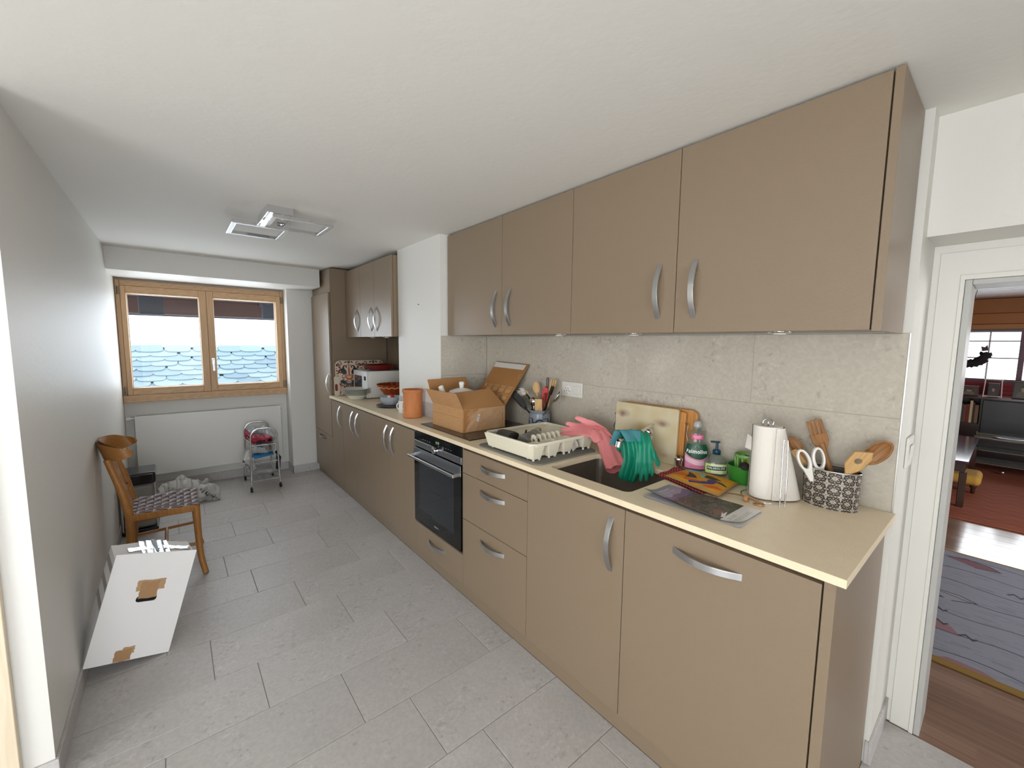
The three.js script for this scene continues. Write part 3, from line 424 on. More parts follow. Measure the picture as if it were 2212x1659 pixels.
solo('egg_timer', merge(new THREE.SphereGeometry(0.024, 24, 18).scale(1.25, 1, 1)), M(lin('#d23a4c'), 0.3), 'pink and white plastic ball lying in the clear plastic bowl', 'kitchen timer', [1.455, CT + 0.080, -3.43]).add((() => { const o = new THREE.Mesh(new THREE.SphereGeometry(0.0135, 18, 14), M(lin('#f1f0ef'), 0.2)); o.name = 'white_cap'; o.position.set(-0.022, 0.004, 0.012); return o; })());
solo('pink_cone', lathe([[0, 0], [0.03, 0], [0.034, 0.008], [0.028, 0.03], [0.018, 0.046], [0, 0.05]], 24), M(lin('#c8405a'), 0.35), 'pink plastic cone at the bottom of the clear bowl', 'kitchen tool', [1.455, CT + 0.0225, -3.43]);
{ const mug = thing('mug', 'white mug with black lettering half hidden behind the terracotta pot', 'mug', [1.398, CT + 0.0005, -3.05]);
  part('body', lathe([[0, 0.003], [0.036, 0], [0.04, 0.004], [0.041, 0.098], [0.0395, 0.1], [0.037, 0.098], [0.037, 0.008], [0, 0.006]], 36), mWhiteGloss, mug); part('handle', new THREE.TorusGeometry(0.026, 0.005, 10, 24, PI).rotateZ(-PI / 2), mWhiteGloss, mug, [-0.018, 0.05, -0.035], [0, 2.2, 0]);
  const t = canvas(256, 256, (c, w, h) => { c.fillStyle = '#efedea'; c.fillRect(0, 0, w, h); c.fillStyle = '#17161a'; for (let i = 0; i < 6; i++) { c.save(); c.translate(110, 30 + i * 36); c.rotate((hash(i, 1, 3) - 0.5) * 1.2); c.fillRect(-34, -6, 68, 12); c.fillRect(i % 2 ? -30 : 18, -18, 11, 30); c.restore(); } }); const lg = new THREE.CylinderGeometry(0.0416, 0.0416, 0.085, 20, 1, true, 0, 1.6); part('lettering', lg, M(0xffffff, 0.2, { map: t }), mug, [0, 0.05, 0], [0, -1.2, 0]); }
{ const p = thing('terracotta_pot', 'tall unglazed terracotta pot with rolled rim standing against the pillar', 'pot', [1.372, CT + 0.0005, -2.835]);
  part('wall', lathe([[0, 0.004], [0.066, 0.002], [0.071, 0.006], [0.0725, 0.02], [0.070, 0.03], [0.0705, 0.18], [0.073, 0.186], [0.0775, 0.195], [0.0775, 0.205], [0.074, 0.211], [0.068, 0.211], [0.064, 0.2], [0.063, 0.02], [0, 0.015]], 56), mTerra, p); }

// ---------- cardboard box on the hob ----------
{
  const x0 = 1.352, x1 = 1.682, z0 = -2.49, z1 = -2.115, y0 = CT + 0.0072, y1 = 1.097, t = 0.004;
  const b = thing('cardboard_box', 'open brown cardboard box with raised flaps standing on the hob', 'box', [0, 0, 0]);
  part('base', box(x0, x1, y0, y0 + t, z0, z1), mCard, b);
  part('side', merge(box(x0, x0 + t, y0 + t, y1, z0, z1)), mCard, b); part('side', box(x1 - t, x1, y0 + t, y1, z0, z1), mCard, b); part('side', box(x0 + t, x1 - t, y0 + t, y1, z0, z0 + t), mCard, b);
  const near = part('side', box(x0 + t, x1 - t, y0 + t, y1, z1 - t, z1), mCard, b);
  part('outer_band', merge(box(x0 - 0.003, x0 - 0.0002, y0, y0 + 0.088, z0 + 0.002, z1 + 0.001)), mCard, b);
  const tf = canvas(512, 256, (c, w, h) => { c.fillStyle = '#c39a72'; c.fillRect(0, 0, w, h); c.fillStyle = '#ab7746'; c.beginPath(); c.moveTo(0, 0); c.lineTo(190, 0); c.bezierCurveTo(120, 60, 60, 130, 20, 256); c.lineTo(0, 256); c.fill(); for (let i = 0; i < 160; i++) { c.fillStyle = i % 2 ? 'rgba(176,128,92,.10)' : 'rgba(214,178,150,.12)'; c.beginPath(); c.ellipse(60 + hash(i, 1, 12) * 460, hash(i, 2, 12) * 256, 20 + hash(i, 3, 12) * 50, 8 + hash(i, 4, 12) * 22, -0.8, 0, 7); c.fill(); } c.fillStyle = '#8c5c38'; c.fillRect(486, 40, 6, 150); c.fillStyle = '#c9b8ac'; c.beginPath(); c.arc(483, 60, 7, 0, 7); c.fill(); });
  const face = new THREE.PlaneGeometry(x1 - x0 - 0.012, y1 - y0 - 0.006); part('tape_sheet', face, M(0xffffff, 0.4, { map: tf }), near, [(x0 + x1) / 2, (y0 + y1) / 2, z1 + 0.0006]);
  part('sticker', new THREE.PlaneGeometry(0.016, 0.044), M(0xffffff, 0.5, { map: canvas(64, 176, (c, w, h) => { c.fillStyle = '#e8e2da'; c.fillRect(0, 0, w, h); c.fillStyle = '#5a5048'; c.fillRect(22, 30, 20, 60); c.fillRect(14, 120, 36, 6); c.fillRect(14, 136, 36, 6); }) }), near, [x0 + 0.115, y0 + 0.085, z1 + 0.0012], [0, 0, -0.32]);
  part('flap', slab([[x0 + 0.004, y1, z1 - 0.001], [x1 - 0.006, y1, z1 - 0.001], [x1 - 0.05, 1.20, z1 - 0.105], [x0 + 0.006, 1.188, z1 - 0.115]], t), mCardIn, b);
  part('flap', slab([[x0, y1, z0], [x0, y1, z1], [x0 - 0.048, 1.198, z1 - 0.004], [x0 - 0.05, 1.195, z0 - 0.005]], -t), mCard, b);
  part('flap', slab([[x0, y1, z0 + 0.002], [x1, y1, z0 + 0.002], [x1 - 0.03, 1.253, z0 - 0.06], [x0 - 0.006, 1.25, z0 - 0.065]], t), mCardIn, b);
  const tl = canvas(512, 512, (c, w, h) => { c.fillStyle = '#a87643'; c.fillRect(0, 0, w, h); c.fillStyle = '#a06f3d'; for (let i = 0; i < 60; i++) c.fillRect(0, hash(i, 1, 8) * h, w, 2); c.strokeStyle = c.fillStyle = '#c79f72'; c.lineWidth = 3;
    for (let i = 0; i < 4; i++) { const x = 90 + i * 105, y = 292; c.fillRect(x, y, 78, 7); c.fillRect(x, y + 16, 70, 6); c.globalAlpha = 0.75; c.beginPath(); c.moveTo(x, y + 34); c.lineTo(x + 74, y + 34); c.lineTo(x + 66, y + 70); c.lineTo(x + 20, y + 84); c.lineTo(x, y + 76); c.fill(); c.globalAlpha = 1; c.fillRect(x, y + 100, 70, 6); c.globalAlpha = 0.7; c.beginPath(); c.ellipse(x + 36, y + 140, 34, 24, 0.2, 0, 7); c.fill(); c.globalAlpha = 1; } c.fillRect(40, 288, 26, 40); for (const y of [130, 150, 172]) { c.fillRect(462, y, 26, 4); c.fillRect(462 + (y % 3) * 6, y, 4, 14); } });
  const lid = part('lid_flap', slab([[x1, y1, z0 + 0.01], [x1, y1, z1 - 0.004], [1.846, 1.365, z1 + 0.048], [1.846, 1.372, z0 + 0.062]], -t), M(0xffffff, 0.85, { map: tl }), b);
  part('adhesive_strip', slab([[1.822, 1.331, z0 + 0.068], [1.822, 1.324, z1 + 0.022], [1.8405, 1.358, z1 + 0.034], [1.8405, 1.365, z0 + 0.072]], 0.0015).translate(-0.005, 0.003, 0), M(lin('#d7d4cc'), 0.4), lid);
  const tp = thing('teapot', 'white ceramic teapot packed inside the open cardboard box', 'teapot', [1.478, y0 + t + 0.0005, -2.325]); tp.scale.set(1.05, 1.16, 1.05);
  part('body', lathe([[0, 0], [0.06, 0], [0.085, 0.02], [0.105, 0.07], [0.105, 0.12], [0.09, 0.165], [0.06, 0.185], [0, 0.19]], 44), mWhiteGloss, tp); const ld = part('lid', lathe([[0, 0.215], [0.03, 0.213], [0.075, 0.2], [0.088, 0.185], [0.086, 0.18], [0, 0.18]], 44), mWhiteGloss, tp); part('knob', lathe([[0, 0.212], [0.014, 0.212], [0.014, 0.222], [0.018, 0.243], [0.014, 0.25], [0, 0.252]], 24), mWhiteGloss, ld);
  part('spout', tube([[-0.07, 0.09, -0.02], [-0.095, 0.14, -0.04], [-0.105, 0.195, -0.06], [-0.108, 0.222, -0.075]], 0.017, 24, 14), mWhiteGloss, tp); part('handle', tube([[0.08, 0.15, 0.02], [0.13, 0.16, 0.03], [0.14, 0.1, 0.035], [0.09, 0.06, 0.02]], 0.01, 30, 12), mWhiteGloss, tp);
}

// ---------- stoneware crock of utensils ----------
{
  const cx = 1.772, cz = -1.878, c = thing('stoneware_crock', 'grey and cobalt blue salt-glazed crock filled with cooking utensils', 'crock', [cx, CT + 0.0005, cz]);
  const tC = canvas(1024, 256, (x, w, h) => { x.fillStyle = '#8d95a0'; x.fillRect(0, 0, w, h); for (let i = 0; i < 900; i++) { x.fillStyle = i % 2 ? 'rgba(120,130,142,.35)' : 'rgba(168,172,178,.3)'; x.fillRect(hash(i, 1, 3) * w, hash(i, 2, 3) * h, 8, 4); } x.strokeStyle = '#1c2750'; x.lineCap = 'round'; for (let k = 0; k < 4; k++) { const o = k * 256; x.lineWidth = 22; x.beginPath(); x.moveTo(o + 20, 70); x.bezierCurveTo(o + 10, 150, o + 60, 150, o + 90, 105); x.bezierCurveTo(o + 130, 60, o + 180, 90, o + 195, 130); x.bezierCurveTo(o + 200, 160, o + 170, 150, o + 165, 130); x.stroke(); x.lineWidth = 9; x.beginPath(); x.moveTo(o + 190, 70); x.lineTo(o + 262, 62); x.moveTo(o + 30, 200); x.bezierCurveTo(o + 90, 170, o + 160, 230, o + 240, 190); x.stroke(); } });
  part('wall', lathe([[0, 0.006], [0.058, 0.004], [0.062, 0.008], [0.067, 0.05], [0.067, 0.1], [0.062, 0.126], [0.060, 0.13], [0.063, 0.134], [0.0635, 0.142], [0.059, 0.146], [0.0545, 0.143], [0.054, 0.02], [0, 0.015]], 48), M(lin('#7f8894'), 0.22), c); part('painted_band', lathe([[0.0645, 0.022], [0.0668, 0.042], [0.0678, 0.062], [0.0678, 0.082], [0.0672, 0.102], [0.0632, 0.124]], 48), M(0xffffff, 0.22, { map: tC }), c);
  const base = (dx, dz) => [cx + dx, CT + 0.03, cz + dz], G = 'utensils in the stoneware crock';
  const U = (name, label, geo, mat, a, b, f) => aim(solo(name, geo, mat, label, 'utensil', null, null, G), a, b, f);
  const mDark = M(lin('#1a1a1c'), 0.35), mShine = metal(lin('#c8c8c8'), 0.14);
  { const a = base(0.01, 0.025), b = [1.775, 1.178, -2.17], L = dist(a, b); const o = aim(thing('turner', 'dark turner with long thin blade sticking out left of the crock', 'utensil', null, null, G), a, b); part('handle', bar([0, 0, 0], [0, L * 0.55, 0], 0.006, 10), mDark, o); part('blade', deform(extr(shape([[-0.012, 0], [0.012, 0], [0.03, 0.05], [0.028, 0.15], [0, 0.17], [-0.014, 0.15], [-0.018, 0.05]]), 0.002, 0.0006), (x, y, z) => [x, y, z + y * y * 1.2]), M(lin('#2a2b2d'), 0.25), o, [0, L * 0.5, 0]); }
  { const a = base(-0.012, 0.02), b = [1.752, 1.205, -2.012], L = dist(a, b); const o = aim(thing('dish_brush', 'white bristled washing up brush with black handle in the crock', 'utensil', null, null, G), a, b); part('handle', tube([[0, 0, 0], [0.01, L * 0.5, 0], [0.012, L * 0.8, -0.006], [-0.008, L * 0.97, 0]], 0.0065, 30, 10), mDark, o); part('bristles', merge(Array.from({ length: 40 }, (_, i) => { const t = i / 39, q = (hash(i, 1, 2) - 0.5) * 0.02; return bar([q, L * 0.93 + t * 0.035 - 0.015, 0.004], [q * 2 - 0.024, L * 0.93 + t * 0.05 - 0.012, 0.008 + hash(i, 3, 3) * 0.02 - 0.01], 0.0013, 5); })), M(lin('#e8e2da'), 0.6), o); part('red_stripe', bar([-0.003, L * 0.94, 0.004], [-0.03, L * 0.985, 0.01], 0.0022, 6), M(lin('#b01f28'), 0.5), o); }
  { const a = base(0.02, -0.005), b = [1.785, 1.262, -1.934], L = dist(a, b); U('wooden_spoon', 'pale wooden spoon with oval head upright in the crock', spoonGeo(L, 0.075, 0.046, 0.008), mWoodLight, a, b); }
  { const a = base(0.025, 0.03), b = [1.80, 1.295, -1.84], L = dist(a, b); U('black_spatula', 'long black utensil handle pointing highest out of the crock', merge(rbox(-0.008, 0.008, 0, L, -0.005, 0.005, 0.004)), mDark, a, b); }
  { const a = base(0.02, 0.02), b = [1.778, 1.238, -1.838], L = dist(a, b); const o = aim(thing('silicone_spatula', 'red silicone spatula in the crock', 'utensil', null, null, G), a, b); part('handle', bar([0, 0, 0], [0, L - 0.05, 0], 0.005), M(lin('#c79a90'), 0.4), o); part('blade', extr(shape([[-0.012, 0], [0.014, 0], [0.022, 0.03], [0.02, 0.085], [0, 0.1], [-0.018, 0.075], [-0.02, 0.03]]), 0.006, 0.002), M(lin('#c01a15'), 0.35), o, [0, L - 0.095, -0.003]); }
  { const a = base(0.0, 0.0), b = [1.76, 1.20, -1.818], L = dist(a, b); U('wooden_stick', 'dark red lacquered stick leaning right in the crock', bar([0, 0, 0], [0, L, 0], 0.006, 10, 0.008), M(lin('#7a3a30'), 0.4), a, b); }
  { const a = base(0.035, 0.0), b = [1.80, 1.288, -1.785], L = dist(a, b); U('wooden_fork', 'pale wooden serving fork upright at the right of the crock', muv(merge(bar([0, 0, 0], [0, L - 0.07, 0], 0.006), rbox(-0.019, 0.019, L - 0.08, L - 0.045, -0.004, 0.004, 0.003), rbox(-0.019, -0.009, L - 0.05, L, -0.003, 0.003, 0.003), rbox(-0.005, 0.005, L - 0.05, L, -0.003, 0.003, 0.003), rbox(0.009, 0.019, L - 0.05, L, -0.003, 0.003, 0.003))), mWoodLight, a, b); }
  { const a = base(0.012, -0.02), b = [1.77, 1.25, -1.762], L = dist(a, b); U('black_spoon', 'black nylon spoon with rounded end at the right of the crock', merge(bar([0, 0, 0], [0, L - 0.03, 0], 0.005), rbox(-0.011, 0.011, L - 0.06, L, -0.005, 0.005, 0.005)), mDark, a, b); }
  { const a = base(-0.02, -0.025), b = [1.745, 1.205, -1.70], L = dist(a, b); U('skimmer', 'steel skimming ladle with oval bowl leaning out right of the crock', spoonGeo(L + 0.03, 0.085, 0.06, 0.022, 0.004, 0.005), mShine, a, b, [-0.3, 0.9, 0.3]); }
  { const a = base(-0.035, -0.01), b = [1.735, 1.165, -1.895], L = dist(a, b); U('ladle', 'shiny steel ladle bowl turned to the front of the crock', merge(bar([0, 0, 0], [0, L - 0.02, 0], 0.004), new THREE.SphereGeometry(0.029, 28, 18, 0, 2 * PI, 0, PI * 0.56).rotateX(1.2).translate(0, L - 0.02, -0.006)), mShine, a, b); }
  { const a = base(-0.03, 0.028), b = [1.735, 1.165, -1.852], L = dist(a, b); U('wooden_paddle', 'short beige wooden paddle low in front of the crock utensils', muv(merge(bar([0, 0, 0], [0, L - 0.06, 0], 0.006), rbox(-0.024, 0.024, L - 0.085, L, -0.004, 0.004, 0.004))), mWoodLight, a, b); }
  { const a = base(0.0, 0.035), b = [1.765, 1.20, -2.0], L = dist(a, b); U('yellow_knife', 'thin utensil with a yellow handle leaning left in the crock', rbox(-0.005, 0.005, 0, L, -0.003, 0.003, 0.003), M(lin('#cdb063'), 0.4), a, b); }
}

// ---------- draining rack on its mat ----------
const RX0 = 1.262, RX1 = 1.715, RZ0 = -1.768, RZ1 = -1.378, RY = 1.037, mBase = CT + 0.0065;
{ const s = rrect(1.258, -1.835, 1.70, -1.345, 0.045), g = lay(extr(s, 0.006, 0.002)); g.translate(0, CT + 0.0065, 0); solo('drying_mat', muv(g), M(lin('#7b7974'), 0.95, { bumpMap: gray(128, 128, (u, v) => fbm(u, v, 64, 2, 3), 8), bumpScale: 0.0015 }), 'grey felt drying mat lying under the dish rack', 'mat'); }
{
  const r = thing('dish_rack', 'cream plastic dish draining rack with plate slots and cutlery cups', 'dish rack', [0, 0, 0]);
  const yb = mBase + 0.012, t = 0.003, tp = 0.02;
  const wall = (a, b, c, d) => slab([a, b, c, d], t);
  const x0 = RX0, x1 = RX1, z0 = RZ0, z1 = RZ1, X0 = x0 + tp, X1 = x1 - tp, Z0 = z0 + tp, Z1 = z1 - tp - 0.03, yr = RY - 0.004;
  part('side_wall', wall([X0, yb, Z0], [X0, yb, Z1], [x0 + 0.004, yr, Z1 + 0.02], [x0 + 0.004, yr, z0 + 0.004]), mPlastic, r);
  part('side_wall', wall([X1, yb, Z1], [X1, yb, Z0], [x1 - 0.004, yr, z0 + 0.004], [x1 - 0.004, yr, z1 - 0.004]), mPlastic, r);
  part('side_wall', wall([X1, yb, Z0], [X0, yb, Z0], [x0 + 0.004, yr, z0 + 0.004], [x1 - 0.004, yr, z0 + 0.004]), mPlastic, r);
  part('tray_floor', box(X0, X1, yb - 0.003, yb, Z0, Z1), mPlastic, r);
  const rim = rrect(x0, z0, x1, z1, 0.035); rim.holes.push(rrect(x0 + 0.012, z0 + 0.012, x1 - 0.012, z1 - 0.012, 0.026, THREE.Path)); part('rim', toCreasedNormals(lay(extr(rim, 0.011, 0.0025)).translate(0, RY, 0), 0.6), mPlastic, r);
  part('inner_wall', wall([X0 + 0.012, yb, Z1], [1.60, yb, Z1], [1.60, 1.0, Z1 - 0.006], [X0 + 0.012, 1.02, Z1 - 0.006]), mPlastic, r);
  // four tapered cups along the near long side, open at the top
  for (const [a, b, h] of [[1.268, 1.345, 0], [1.370, 1.450, 0], [1.474, 1.553, 0.004], [1.620, 1.702, 0.006]]) {
    const cz0 = Z1 + 0.002, cz1 = z1 - 0.006, y0 = yb - 0.002 + h, k = 0.015, P = (x, y, z) => [x, y, z];
    const A = [P(a, yr, cz0 - 0.02), P(b, yr, cz0 - 0.02), P(b, yr, cz1), P(a, yr, cz1)], B = [P(a + k, y0, cz0), P(b - k, y0, cz0), P(b - k, y0, cz1 - k), P(a + k, y0, cz1 - k)];
    const gs = [slab([B[0], B[3], B[2], B[1]], 0.003)]; for (let i = 0; i < 4; i++) { const j = (i + 1) % 4; gs.push(slab([B[j], B[i], A[i], A[j]], 0.0028)); }
    const cup = part('cutlery_cup', merge(gs), mPlastic, r); for (const x of [a + 0.02, b - 0.02]) part('foot', cyl(0.006, 0.0065, 0.011, 12), mPlastic, cup, [x, y0 - 0.0045 - h / 2, cz1 - 0.018]);
  }
  for (const [x, z] of [[X0 + 0.012, Z0 + 0.02], [X0 + 0.012, Z1 - 0.02], [X1 - 0.012, Z0 + 0.02]]) part('foot', cyl(0.006, 0.0065, 0.0095, 12), mPlastic, r, [x, mBase + 0.005, z]);
  // plate slots: arched fins and a row of pegs
  for (let i = 0; i < 6; i++) { const x = 1.335 + i * 0.033, s = new THREE.Shape(); s.moveTo(-0.055, 0); s.lineTo(-0.012, 0.078); s.quadraticCurveTo(0, 0.085, 0.012, 0.078); s.lineTo(0.03, 0); s.lineTo(0.02, 0); s.lineTo(0.004, 0.062); s.quadraticCurveTo(-0.002, 0.066, -0.008, 0.062); s.lineTo(-0.04, 0); const g = extr(s, 0.006, 0.001, 6); g.rotateY(PI / 2); part('plate_fin', g.scale(1, 1.12, 1), mPlastic, r, [x + 0.03, yb - 0.001, -1.49]); }
  for (let i = 0; i < 6; i++) part('peg', cyl(0.007, 0.0045, 0.05, 10), mPlastic, r, [1.545 + i * 0.022, yb + 0.024, -1.50]);
  // things drying inside
  const G = 'things drying in the rack';
  const jar = thing('clear_jar', 'grey translucent ribbed jar lying on its side in the dish rack', 'jar', [1.335, yb + 0.045, -1.535], [0, 0.2, -PI / 2 + 0.1], G); part('glass', lathe([[0, 0], [0.036, 0], [0.04, 0.006], [0.04, 0.075], [0.036, 0.082], [0.041, 0.085], [0.043, 0.105], [0.039, 0.107], [0.037, 0.085], [0.036, 0.01], [0, 0.006]], 10), M(lin('#9b9790'), 0.12, { transmission: 0.5, thickness: 0, flatShading: true }), jar);
  const bx = thing('black_container', 'dark grey plastic container with sloped sides lying in the dish rack', 'container', [1.335, yb + 0.003, -1.665], [0, 0.1, 0], G); part('shell', extr(shape([[-0.05, 0], [0.06, 0], [0.045, 0.065], [0.02, 0.078], [-0.015, 0.078], [-0.04, 0.05]]), 0.09, 0.003), M(lin('#3b3834'), 0.35), bx, [0, 0.003, -0.045]);
  const lid = thing('saucepan_cover', 'black saucepan cover standing upright behind the grey jar in the rack', 'lid', [1.405, yb + 0.048, -1.60], [0.25, 0.75, 0], G); part('disc', lathe([[0, -0.004], [0.043, -0.004], [0.046, 0], [0.043, 0.005], [0, 0.012]], 36).rotateX(PI / 2), M(lin('#191819'), 0.2), lid); part('knob', cyl(0.009, 0.012, 0.016, 16).rotateX(PI / 2), mBlack, lid, [0, 0, 0.016]);
  const wh = thing('wire_whisk', 'thin metal whisk lying across the plate slots of the rack', 'whisk', [1.42, yb + 0.072, -1.575], [0, 0.35, 0], G); const ws = []; for (let k = 0; k < 5; k++) { const a = k / 5 * PI, q = (s) => [0.09 + 0.0 * s, 0, 0]; ws.push(tube([[0.02, 0, 0], [0.06, 0.014 * Math.cos(a), 0.014 * Math.sin(a)], [0.1, 0.018 * Math.cos(a), 0.018 * Math.sin(a)], [0.122, 0, 0], [0.1, -0.018 * Math.cos(a), -0.018 * Math.sin(a)], [0.06, -0.014 * Math.cos(a), -0.014 * Math.sin(a)], [0.02, 0, 0]], 0.0011, 40, 5)); } part('wires', merge(ws), metal(lin('#9a968c'), 0.3), wh); part('handle', bar([-0.06, 0, 0], [0.022, 0, 0], 0.005), metal(lin('#8b887f'), 0.3), wh);
  const sc = thing('paper_wrapper', 'white paper wrapper tucked in the gap between cutlery cups', 'wrapper', [1.583, yb + 0.004, -1.402], [0, 0, 0.5], G); part('sheet', thick(grid((u, v) => [(u - 0.5) * 0.05, v * 0.055, 0.008 * Math.sin(u * 6) * v], 10, 6), 0.001), M(lin('#dcd8d0'), 0.4), sc);
}
// ---------- rubber gloves and cloth ----------
{ const pk = M(lin('#e58a8c'), 0.5, { sheen: 0.3 });
  const gpath = [[1.555, 1.040, -1.505], [1.605, 1.050, -1.450], [1.645, 1.058, -1.400], [1.672, 1.056, -1.352], [1.678, 1.018, -1.300], [1.660, 0.972, -1.252], [1.636, 0.94, -1.205], [1.612, 0.915, -1.155]];
  const hand = deform(gloveGeo(0.20, 0.02, 0.24), (x, y, z) => [x * 0.92, y, z + 0.006 * Math.sin(y * 60 + x * 25) + 0.010 * Math.sin(x * 45)]);
  const o = solo('rubber_glove', along(hand, gpath, [0.6, 0.5, 0.28], 0.35), pk, 'pink rubber glove draped over the corner of the dish rack', 'glove', [0, 0, 0]);
  // open cuff: a flattened, creased tube that widens to its mouth
  part('cuff', along(thick(grid((u, v) => { const a = u * 2 * PI, t = v, w = 0.030 + 0.026 * t, d = 0.008 + 0.014 * t * t, c = Math.cos(a), s2 = Math.sin(a); return [w * c * (1 + 0.1 * Math.sin(3 * a + 1) * t), 0.165 + 0.185 * t + 0.020 * t * c, d * s2 + 0.006 * Math.sin(c * 7 + t * 5) * t]; }, 56, 26), 0.0012), gpath, [0.6, 0.5, 0.28], 0.352), pk, o);
  part('folded_cuff', along(thick(grid((u, v) => [(u - 0.5) * (0.05 + 0.03 * v), v * 0.13, 0.010 * Math.sin(u * 9 + v * 4)], 20, 20), 0.0012), [[1.668, 1.060, -1.365], [1.697, 1.04, -1.318], [1.712, 0.985, -1.268], [1.728, 0.9625, -1.215]], [0.5, 0.2, 0.6], 0.13), pk, o);
  const gr = M(lin('#0f8a6c'), 0.45), a = gloveGeo(0.27, 0.02, 0.42), b = gloveGeo(0.26, 0.01, 0.5);
  deform(b, (x, y, z) => [x * 0.78, y, z + 0.008 * Math.sin(x * 120 + 1) * Math.min(1, y * 6)]); deform(a, (x, y, z) => [x * 0.8 + 0.006 * Math.sin(y * 40), y, z + 0.010 * Math.sin(x * 130) * Math.min(1, y * 6)]);
  const ga = solo('rubber_glove', along(a, [[1.63, 0.965, -1.13], [1.625, 1.0, -1.14], [1.62, 1.062, -1.135], [1.614, 1.092, -1.112], [1.605, 1.06, -1.088], [1.598, 0.99, -1.082], [1.592, 0.88, -1.085]], [0.35, 0, 0.8], 0.27), gr, 'green rubber glove with its open cuff hanging down from the tap spout', 'glove', [0, 0, 0]);
  const gb = solo('rubber_glove', along(b, [[1.605, 0.885, -1.018], [1.612, 0.95, -1.02], [1.622, 1.02, -1.03], [1.632, 1.07, -1.045], [1.645, 1.094, -1.075], [1.66, 1.06, -1.11]], [0.45, 0, 0.8], 0.26), gr, 'green rubber glove hanging from the tap with its fingers pointing down', 'glove', [0, 0, 0]);
  const cl = grid((u, v) => { const q = (v - 0.45) * 0.15, s = u - 0.5; const path = q < 0 ? [-0.022 + q * 0.25, 0.004 + q * 0.95] : q < 0.04 ? [-0.022 + q * 1.05, 0.004 + Math.sin(q / 0.04 * PI) * 0.012] : [0.02 + (q - 0.04) * 0.55, 0.004 - (q - 0.04) * 0.8]; return [1.60 + s * 0.075 + 0.01 * q / 0.1, 1.098 + path[1], -1.103 + path[0] + s * 0.06 + 0.004 * Math.sin(u * 9)]; }, 18, 30);
  solo('dish_cloth', thick(cl, 0.0025), M(lin('#4d8f98'), 0.9, { bumpMap: gray(64, 64, (u, v) => fbm(u, v, 32, 1, 2), 6), bumpScale: 0.001 }), 'teal blue dish cloth folded over the tap spout above the gloves', 'cloth'); }

// ---------- chopping boards ----------
{ const tB = canvas(512, 384, (c, w, h) => { c.fillStyle = '#cfc3a4'; c.fillRect(0, 0, w, h); const spot = (x, y, rx, ry, col) => { const g = c.createRadialGradient(0, 0, 0, 0, 0, 1); g.addColorStop(0, col); g.addColorStop(1, col.replace(/[\d.]+\)$/, '0)')); c.save(); c.translate(x, y); c.scale(rx, ry); c.fillStyle = g; c.beginPath(); c.arc(0, 0, 1, 0, 7); c.fill(); c.restore(); };
    for (let i = 0; i < 30; i++) spot(hash(i, 1, 5) * w, hash(i, 2, 5) * h, 40 + hash(i, 3, 5) * 70, 30 + hash(i, 4, 5) * 60, ['rgba(186,158,96,0.30)', 'rgba(216,206,180,0.35)', 'rgba(190,165,120,0.25)'][i % 3]);
    spot(70, 80, 70, 34, 'rgba(120,88,84,0.55)'); spot(60, 90, 30, 30, 'rgba(105,70,74,0.5)'); spot(390, 110, 80, 34, 'rgba(125,92,86,0.55)'); spot(400, 118, 36, 22, 'rgba(110,76,78,0.5)'); spot(230, 170, 90, 60, 'rgba(180,140,60,0.4)'); spot(430, 330, 40, 20, 'rgba(176,110,96,0.4)'); spot(290, 260, 90, 60, 'rgba(190,152,76,0.35)'); });
  const b = thing('chopping_board', 'stained white plastic chopping board leaning behind the tap', 'chopping board', [1.79, CT + 0.0005, -1.138], [0, -PI / 2, 0]); const t = new THREE.Group(); const g = extr(rrect(-0.173, 0, 0.173, 0.262, 0.01), 0.009, 0.002); { const p = g.attributes.position, u = g.attributes.uv; for (let i = 0; i < p.count; i++) u.setXY(i, (p.getX(i) + 0.173) / 0.346, p.getY(i) / 0.262); }
  part('board', g, M(0xffffff, 0.5, { map: tB }), b, [0, 0.001, 0], [-0.045, 0, 0]);
  const wire = (s) => tube([[s * 0.165, 0.2, 0.012], [s * 0.19, 0.2, 0.012], [s * 0.202, 0.19, 0.013], [s * 0.198, 0.15, 0.014], [s * 0.206, 0.12, 0.013], [s * 0.199, 0.09, 0.014], [s * 0.204, 0.06, 0.013], [s * 0.196, 0.045, 0.012], [s * 0.165, 0.045, 0.012]], 0.0022, 50, 7);
  const w1 = thing('wooden_board', 'bamboo chopping board with twisted wire handles behind the plastic one', 'chopping board', [1.812, CT + 0.0005, -1.128], [0, -PI / 2, 0]); const wb = part('board', muv(extr(rrect(-0.178, 0, 0.188, 0.25, 0.008), 0.012, 0.002)), mBamboo, w1, [0, 0.001, 0], [-0.045, 0, 0]); for (const s of [-1, 1]) part('wire_handle', wire(s), metal(lin('#8f8d88'), 0.25), wb);
  const w2 = thing('wooden_board', 'largest wooden chopping board with rounded corners against the splashback', 'chopping board', [1.836, CT + 0.0005, -1.105], [0, -PI / 2, 0]); part('board', muv(extr(rrect(-0.19, 0, 0.21, 0.262, 0.03), 0.012, 0.003)), mBamboo, w2, [0, 0.001, 0], [-0.03, 0, 0]);
}
